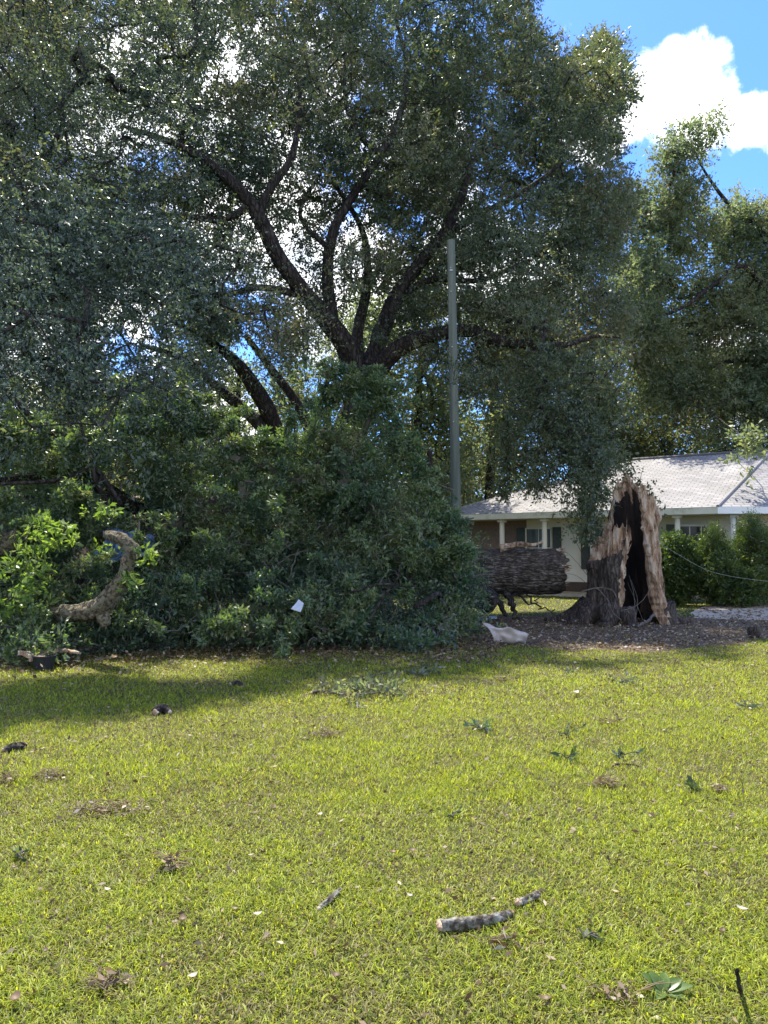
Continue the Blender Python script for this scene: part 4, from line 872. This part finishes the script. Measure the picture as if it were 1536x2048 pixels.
# bright seedlings and young shoots lit by the sun at the left
def bright():
    k = 0
    for (px, py, d, rx, ry, n, lab) in [(110, 1070, 11.6, 45, 28, 26, 'sunlit yellow green leaf spray above the crooked limb'), (50, 1190, 11.3, 40, 50, 34, 'bright leaf spray hanging left of the crooked limb'), (60, 1120, 11.4, 50, 30, 24, 'bright leaf spray by the grey limb end at the left edge'),
                                      (195, 1030, 12.0, 26, 14, 10, 'small bright leaf tuft over the tarp'), (258, 1165, 11.0, 10, 12, 5, 'single bright leaf cluster growing from the elbow of the crooked limb'), (215, 1108, 12.1, 22, 16, 9, 'small leaf tuft lying across the blue tarp'), (297, 1115, 11.1, 14, 12, 6, 'curled bright leaves at the right edge of the tarp')]:
        t = empty('leaf_spray', at(px, py, d), lab, 'leaves', 'bright leaf sprays at the left of the pile')
        C = atv(px + rng.normal(size=n) * rx * .6, py + rng.normal(size=n) * ry * .6, d + rng.normal(size=n) * .2)
        g, sh = clump_leaves(C, rng.uniform(.08, .16, n), 3, 5, .10, aspect=.42); nmesh('leaves', *g[:2], M['bright_leaf'], g[2], t)
        mb = MB(); twigs_mesh(mb, sh, 1, .004); mb.build('stem', M['twig'], t)
bright()
# tangle of bare sticks at the foot of the stump
ST = 'bare sticks tangled at the foot of the stump'
stick('stick', 'pale forked stick arching across the left front of the stump', 'stick', [[(1162, 1183, 15.9, .012), (1195, 1176, 15.9, .016), (1222, 1180, 15.8, .016), (1232, 1196, 15.8, .013), (1226, 1222, 15.8, .01)], [(1192, 1174, 15.9, .012), (1215, 1200, 15.8, .012), (1226, 1225, 15.7, .012), (1243, 1240, 15.6, .012)]], M['twig'], 6, group=ST)
stick('stick', 'long low stick running left from the foot of the stump', 'stick', [[(1235, 1222, None, .014), (1200, 1242, None, .014), (1150, 1262, None, .01)]], M['twig'], 6, group=ST)
stick('stick', 'short thick pale stick on the ground before the hollow', 'stick', [[(1308, 1228, 15.9, .03), (1298, 1240, 15.7, .03), (1275, 1253, 15.4, .025)]], M['twig'], 8, group=ST)
stick('stick', 'thin stems standing up inside the hollow of the stump', 'stick', [[(1270, 1245, 15.9, .008), (1268, 1190, 16, .006), (1258, 1150, 16.1, .003)], [(1270, 1245, 15.9, .007), (1275, 1200, 16, .006), (1262, 1160, 16.1, .003)], [(1240, 1222, 15.8, .01), (1275, 1210, 15.9, .008), (1298, 1180, 16, .005), (1302, 1150, 16, .003)], [(1285, 1240, 15.9, .006), (1270, 1200, 16, .004), (1255, 1165, 16, .003)]], M['twig'], 5, group=ST)
stick('sapling', 'thin bare sapling between the fallen trunk and the stump', 'sapling', [[(1178, 1190, 17.6, .012), (1172, 1130, 17.7, .009), (1150, 1080, 17.8, .006), (1130, 1030, 17.8, .003)], [(1174, 1150, 17.7, .006), (1140, 1110, 17.8, .004), (1105, 1092, 17.8, .002)], [(1172, 1130, 17.7, .006), (1185, 1090, 17.8, .004), (1160, 1050, 17.8, .002)], [(1176, 1170, 17.6, .006), (1150, 1150, 17.7, .004), (1110, 1145, 17.7, .002)]], M['twig'], 5)
stick('cable', 'thin pale cable sagging away from the stump over the shrubs', 'cable', [[(1322, 1088, 17.0, .004), (1350, 1105, 17.0, .004), (1400, 1134, 17.0, .004), (1440, 1148, 17.0, .004), (1490, 1157, 17.0, .004), (1560, 1164, 17.0, .004), (1640, 1160, 17, .004)]], M['wire'], 6, 0)
def lump():
    b = gr(1507, 1276); m = MB(); m.tube([b + Vector((-.1, 0, .08)), b + Vector((-.05, 0, .1)), b + Vector((.04, 0, .11)), b + Vector((.11, 0, .09))], [.03, .12, .13, .05], n=12, rough=.7); tag(m.build('wood_chunk', M['stump_bark'], loc=b, smooth=True), 'dark round chunk of wood alone on the bare patch at the right', 'wood chunk')
lump()

# ------------------------------------------------------------------ shrubs at the right
def shrub(label, px, d, w, H, n, upright, size, aspect, leafm, seed):
    b = at(px, 1100, d); t = empty('shrub', (b.x, d, 0), label, 'shrub', 'shrubs in front of the house')
    C = []; mb = MB(); k = n
    a = rng.random(k) * 2 * np.pi; rr = rng.random(k) ** .5; u = rng.random(k) ** .8
    x = np.cos(a) * rr * w * (.55 + .45 * u); y = np.sin(a) * rr * w * .6; z = .12 + u * H * (1 - .22 * rr ** 2) * (.9 + .18 * np.sin(x * 5 + seed))
    C = np.stack([b.x + x, d + y, z], 1)
    if upright:
        g, sh = clump_leaves(C, rng.uniform(.16, .28, k), 5, 13, size, aspect=aspect, flat=1.6, droop=-.9)
    else: g, sh = clump_leaves(C, rng.uniform(.2, .32, k), 8, 8, size, aspect=aspect)
    g[0][:, 2] = np.maximum(g[0][:, 2], .02)
    nmesh('foliage', *g[:2], leafm, g[2], t); sk = Skeleton(); sk.limb([Vector((b.x, d, 0)), Vector((b.x, d, .3))], [.05, .04]); sk.grow(C, step=.3); sk.mesh(mb, None, twig_r=.004); mb.build('stems', M['twig'], t)
shrub('dark broad leaved shrub close behind the right side of the stump', 1345, 22.4, .8, 1.85, 480, False, .085, .5, M['shrub_leaf'], 1)
shrub('tall feathery shrub with upright tips left of the white column', 1432, 22.3, .75, 2.0, 600, True, .075, .2, M['shrub_leaf'], 2)
shrub('broad feathery shrub at the right edge under the white fascia', 1520, 22.3, 1.0, 2.35, 860, True, .075, .2, M['shrub_leaf'], 3)
shrub('low dark shrub filling the gap below the two feathery shrubs', 1470, 21.8, 1.1, 1.4, 340, False, .08, .4, M['shrub_leaf'], 4)
shrub('shrub just outside the right edge of the photo', 1650, 22.3, 1.2, 2.3, 400, True, .08, .2, M['shrub_leaf'], 5)

# ------------------------------------------------------------------ pieces scattered over the lawn
GD = 'storm debris scattered on the lawn'
def bark_piece(label, l, group=GD, scar=True, m=M['piece_bark']):
    t = empty('broken_branch', gr(l[0][0], l[0][1]), label, 'branch', group); q = [gr(a, b, r * .75 + .01) for a, b, r in l]; pts = catmull(q, 6); rad = list(np.interp(np.linspace(0, len(l) - 1, len(pts)), range(len(l)), [z[2] for z in l]))
    pts = catmull(pts, 4); rad = list(np.interp(np.linspace(0, 1, len(pts)), np.linspace(0, 1, len(rad)), rad)); mb = MB(); mb.tube(pts, rad, n=22, rough=.3, seed=l[0][0] % 17, fine=.22, ff=60); mb.build('bark', m, t, smooth=True)
    e = MB(); d = (pts[0] - pts[1]).normalized(); e.tube([pts[0] - d * .004, pts[0] + d * .012, pts[0] + d * .02], [rad[0] * .92, rad[0] * .8, rad[0] * .3], n=12, rough=.5); e.build('broken_end', M['torn_wood'], t)
    e = MB(); d = (pts[-1] - pts[-2]).normalized(); e.tube([pts[-1] - d * .004, pts[-1] + d * .012, pts[-1] + d * .02], [rad[-1] * .92, rad[-1] * .7, rad[-1] * .25], n=12, rough=.5); e.build('broken_end', M['torn_wood'], t)
    return t
bark_piece('large lichen covered branch piece with reddish broken end in the near grass', [(882, 1852, .026), (920, 1848, .026), (975, 1842, .024), (1020, 1828, .018)])
bark_piece('short stubby branch piece just beyond the large one', [(1038, 1806, .019), (1056, 1798, .018), (1074, 1788, .017)])
bark_piece('small white and black banded branch piece left of the large one', [(640, 1815, .010), (655, 1803, .014), (668, 1790, .013), (680, 1780, .010)])
bark_piece('dark bark piece near the shade edge at the left', [(310, 1424, .035), (325, 1418, .045), (340, 1424, .025)], m=M['bark'])
bark_piece('brown bark piece at the left edge of the lawn', [(8, 1500, .02), (30, 1494, .03), (50, 1490, .02)], m=M['bark'])
bark_piece('short dark stick under the green sprig, right half of the lawn', [(1228, 1530, .009), (1252, 1528, .004), (1278, 1532, .008)], m=M['bark'])
bark_piece('brown bark bits in the shade left of the leafy branch', [(462, 1368, .02), (474, 1366, .028), (486, 1371, .015)], m=M['bark'])
bark_piece('tiny dark bark bit at the left end of the leafy branch', [(624, 1386, .02), (636, 1383, .03)], m=M['bark'])
def tangle(label, px, py, w, n, m=None, hgt=.05, rr=.003, leafn=20):
    c = gr(px, py); t = empty('dry_tangle', c, label, 'twigs', GD); mb = MB(); ww = w * c.y / F * .5
    for k in range(int(n * .6)):
        x = c.x + random.gauss(0, ww * .5); y = c.y + random.gauss(0, ww * .18 + .03); a = random.uniform(0, 6.28); l = random.uniform(.05, .16); z = random.uniform(.005, hgt)
        p = Vector((x, y, z)); d = Vector((math.cos(a), math.sin(a) * .6, random.uniform(-.1, .35))) * l
        mb.tube([p, p + d * .5 + Vector((0, 0, .012)), p + d], [rr, rr * .9, rr * .4], n=4)
    mb.build('twigs', m or M['straw'], t)
    P = np.stack([c.x + rng.normal(size=leafn) * ww * .5, c.y + rng.normal(size=leafn) * (ww * .18 + .02), rng.uniform(.01, hgt, leafn)], 1); D = unit(rng.normal(size=(leafn, 3)) * np.array([1, 1, .5]))
    g = leaves_at(P, D, rng.uniform(.03, .06, leafn), rng.uniform(.012, .025, leafn), rng.random(leafn) ** 1.6); nmesh('dry_leaves', g[0], g[1], M['litter'], g[2], t)
tangle('long strip of dead brown thatch at the left of the lawn', 220, 1628, 160, 130, leafn=70)
tangle('grey dry tangle above the long thatch strip', 98, 1560, 60, 60, leafn=30)
tangle('small dry tangle at the left edge beside the grey one', 12, 1566, 40, 35)
tangle('spiky brown tuft of dead grass in the left foreground', 338, 1742, 30, 60, hgt=.07)
tangle('pale dry twigs in the middle of the lawn beyond the thatch', 652, 1475, 45, 40)
tangle('dry brown cluster in the right half of the lawn', 1210, 1572, 50, 50, leafn=30)
tangle('twiggy bits with pale leaves near the bare patch', 1010, 1362, 60, 40, leafn=30)
tangle('pale leaf heap in the far right half of the lawn', 1225, 1448, 55, 30, leafn=40)
tangle('faint brown thatch in the middle right foreground', 1010, 1895, 90, 16, rr=.002, leafn=22)
tangle('dark dry bits in the lower left foreground', 215, 1975, 70, 40, rr=.002, leafn=24)
tangle('pale dry bits in the near foreground left of the magnolia leaves', 1240, 2000, 80, 30, rr=.002, leafn=22)
tangle('brown bits beside the green sprig at the right', 1440, 1586, 20, 20)
for (lab, px, py, n, sz, spr, m_, k) in [
    ('green leafy sprig standing on the lawn right of centre', 963, 1462, 9, .07, .17, 'pile_leaf', 7), ('low twiggy green sprig beyond the stick at the right', 1135, 1473, 6, .05, .16, 'shrub_leaf', 5),
    ('small green sprig with upright leaf, right half of the lawn', 1133, 1522, 5, .075, .10, 'shrub_leaf', 4), ('grey green sprig lying over the short dark stick', 1250, 1514, 6, .06, .11, 'dull_leaf', 5),
    ('dark green sprig near the right side of the lawn', 1402, 1586, 6, .07, .09, 'shrub_leaf', 4), ('grey green sprig near the right edge by the bare patch', 1492, 1418, 8, .06, .15, 'dull_leaf', 5),
    ('small green sprig at the left edge of the near lawn', 33, 1722, 6, .05, .08, 'shrub_leaf', 5), ('green sprig at the right end of the long bare twig', 836, 1352, 9, .09, .25, 'dull_leaf', 6),
    ('small blue green sprig in the middle distance at the right', 1240, 1368, 7, .06, .2, 'dull_leaf', 5), ('sprig of small leaves in the middle right of the lawn', 905, 1640, 5, .04, .06, 'shrub_leaf', 4),
    ('low dark sprig in the near foreground, right of centre', 1170, 1885, 5, .04, .06, 'shrub_leaf', 4), ('faint sprig left of the long bare twig', 1130, 1345, 6, .05, .16, 'dull_leaf', 5)]:
    sprig('leafy_sprig', lab, 'sprig', gr(px, py), n, sz, spr, M[m_], group=GD, shoots=k)
def leafy_branch():
    c = gr(728, 1385); t = empty('leafy_branch', c, 'wide leafy oak branch lying across the middle of the lawn', 'branch', GD)
    n = 26; C = np.array([tuple(gr(random.uniform(655, 800), random.gauss(1384, 7), random.uniform(.01, .06))) for _ in range(n)]); g, sh = clump_leaves(C, .15, 5, 6, .07, aspect=.42, flat=.5); g[0][:, 2] = np.maximum(g[0][:, 2], .015)
    nmesh('leaves', *g[:2], M['far_leaf'], g[2], t); mb = MB(); twigs_mesh(mb, sh, 1, .004); mb.tube(catmull([gr(660, 1385, .03), gr(720, 1388, .05), gr(800, 1380, .04)], 5), [.012] * 6 + [.008] * 5, n=6); mb.build('stem', M['twig'], t)
leafy_branch()
stick('twig', 'long bare twig lying from the shade to the green sprig', 'twig', [[(720, 1360, None, .010), (770, 1346, None, .010), (820, 1343, None, .008), (858, 1328, None, .006)], [(820, 1343, None, .006), (835, 1330, None, .004)]], M['twig'], 6, group=GD)
stick('twig', 'thin straight twig at the bottom centre of the lawn', 'twig', [[(768, 1996, None, .004), (815, 2006, None, .004), (872, 2018, None, .003)]], M['twig'], 6, group=GD)
stick('twig', 'yellow green stem at the lower right corner', 'twig', [[(1455, 1996, None, .003), (1500, 2000, None, .003), (1545, 2010, None, .003)]], M['bright_leaf'], 6, group=GD)
stick('twig', 'dark forked twig standing up in the lower right', 'twig', [[(1365, 1968, None, .004), (1400, 1960, None, .006), (1440, 1976, None, .007), (1480, 1988, None, .008)], [(1480, 1988, None, .009), (1478, 1962, 2.72, .007), (1475, 1938, 2.72, .006)]], M['bark'], 8, group=GD)
stick('twig', 'bare forked twig on the bright grass before the bare patch', 'twig', [[(1235, 1322, None, .010), (1280, 1326, None, .010), (1330, 1338, None, .007)], [(1280, 1326, None, .006), (1300, 1322, None, .004)]], M['twig'], 6, group=GD)
stick('twig', 'thin twig lying across the middle of the right lawn', 'twig', [[(1235, 1703, None, .004), (1270, 1706, None, .004), (1305, 1710, None, .003)]], M['twig'], 6, group=GD)
def magnolia():
    c = gr(1325, 1992); t = empty('leaf_cluster', c, 'glossy broad green leaf cluster in the near right corner', 'leaves', GD); m = MB()
    for (a, l, up) in [(2.4, .10, .8), (2.0, .09, 1.0), (1.2, .085, .9), (.5, .10, .55), (.1, .12, .35), (3.0, .07, .5), (5.6, .08, .2), (4.2, .06, .3)]:
        o = Vector((c.x, c.y, .012)); d = Vector((math.cos(a), math.sin(a) * .7, up)).normalized(); s_ = d.cross(Vector((.1, -.3, 1))).normalized(); nn = s_.cross(d); vs = []
        K = 7
        for k in range(K + 1):
            w = k / K; cc = o + d * l * w + Vector((0, 0, -.02 * w * w)); ww = .021 * math.sin(math.pi * min(1, w * .93 + .05)) ** .8
            vs += [cc - s_ * ww + nn * ww * .35, cc, cc + s_ * ww + nn * ww * .35]
        m.add(vs, [(k * 3 + j, k * 3 + j + 1, k * 3 + j + 4, k * 3 + j + 3) for k in range(K) for j in range(2)])
    o = m.build('leaves', M['bright_leaf'], t, smooth=True); a = o.data.attributes.new('rnd', 'FLOAT', 'POINT'); a.data.foreach_set('value', [.15 + .3 * ((i // 24) % 3) / 2 for i in range(len(o.data.vertices))])
magnolia()
def chip(label, px, py, size, tone, cat='leaf'):
    c = gr(px, py); m = MB(); K = 5; vs = []; a = random.uniform(0, 3.1); d = Vector((math.cos(a), math.sin(a), 0)); s_ = Vector((-d.y, d.x, 0))
    for k in range(K + 1):
        w = k / K; cc = c + d * size * (w - .5) + Vector((0, 0, .035 + .25 * size * (w - .5) ** 2 * 4)); ww = size * .3 * math.sin(math.pi * (w * .9 + .05)); vs += [cc - s_ * ww + Vector((0, 0, ww * .5)), cc, cc + s_ * ww + Vector((0, 0, ww * .6))]
    m.add(vs, [(k * 3 + j, k * 3 + j + 1, k * 3 + j + 4, k * 3 + j + 3) for k in range(K) for j in range(2)]); o = m.build('fallen_leaf', M['litter'], loc=c, smooth=True); at_ = o.data.attributes.new('rnd', 'FLOAT', 'POINT'); at_.data.foreach_set('value', [tone] * len(vs)); tag(o, label, cat, GD)
for lab, px, py, s_, tn in [('brown curled leaf in the lower left, right of the dead tuft', 365, 1857, .055, .15), ('pale chip left of the banded branch piece', 515, 1846, .04, 1), ('dark leaf at the lower left near the edge', 90, 1921, .035, .05), ('brown leaf at the bottom centre', 672, 1972, .045, .1),
    ('brown leaf standing at the bottom right of centre', 1090, 2020, .05, .2), ('pale leaf near the right edge of the near lawn', 1485, 1836, .05, 1), ('brown leaf above the large branch piece', 825, 1716, .05, .15), ('second brown leaf just left of its neighbour above the large branch piece', 787, 1719, .045, .3),
    ('dark leaf in the middle of the right lawn', 1013, 1645, .05, .08), ('pale scrap of bark before the bare patch', 1151, 1394, .12, 1), ('brown leaf at the left edge below the green sprig', 28, 1750, .04, .2), ('pale leaf in the left foreground', 215, 1796, .04, .95), ('reddish standing leaf in the near centre', 470, 1835, .035, .4),
    ('small pale leaf at the bottom left of centre', 385, 1973, .04, .95), ('brown leaf at the bottom left corner', 30, 2020, .06, .2), ('pale leaf in the middle distance at the left', 640, 1642, .045, .95), ('dark leaf right of the magnolia leaves, upper side', 1445, 1880, .04, .1), ('pale leaf above the large branch piece at the left', 820, 1808, .035, .95)]:
    chip(lab, px, py, s_, tn)
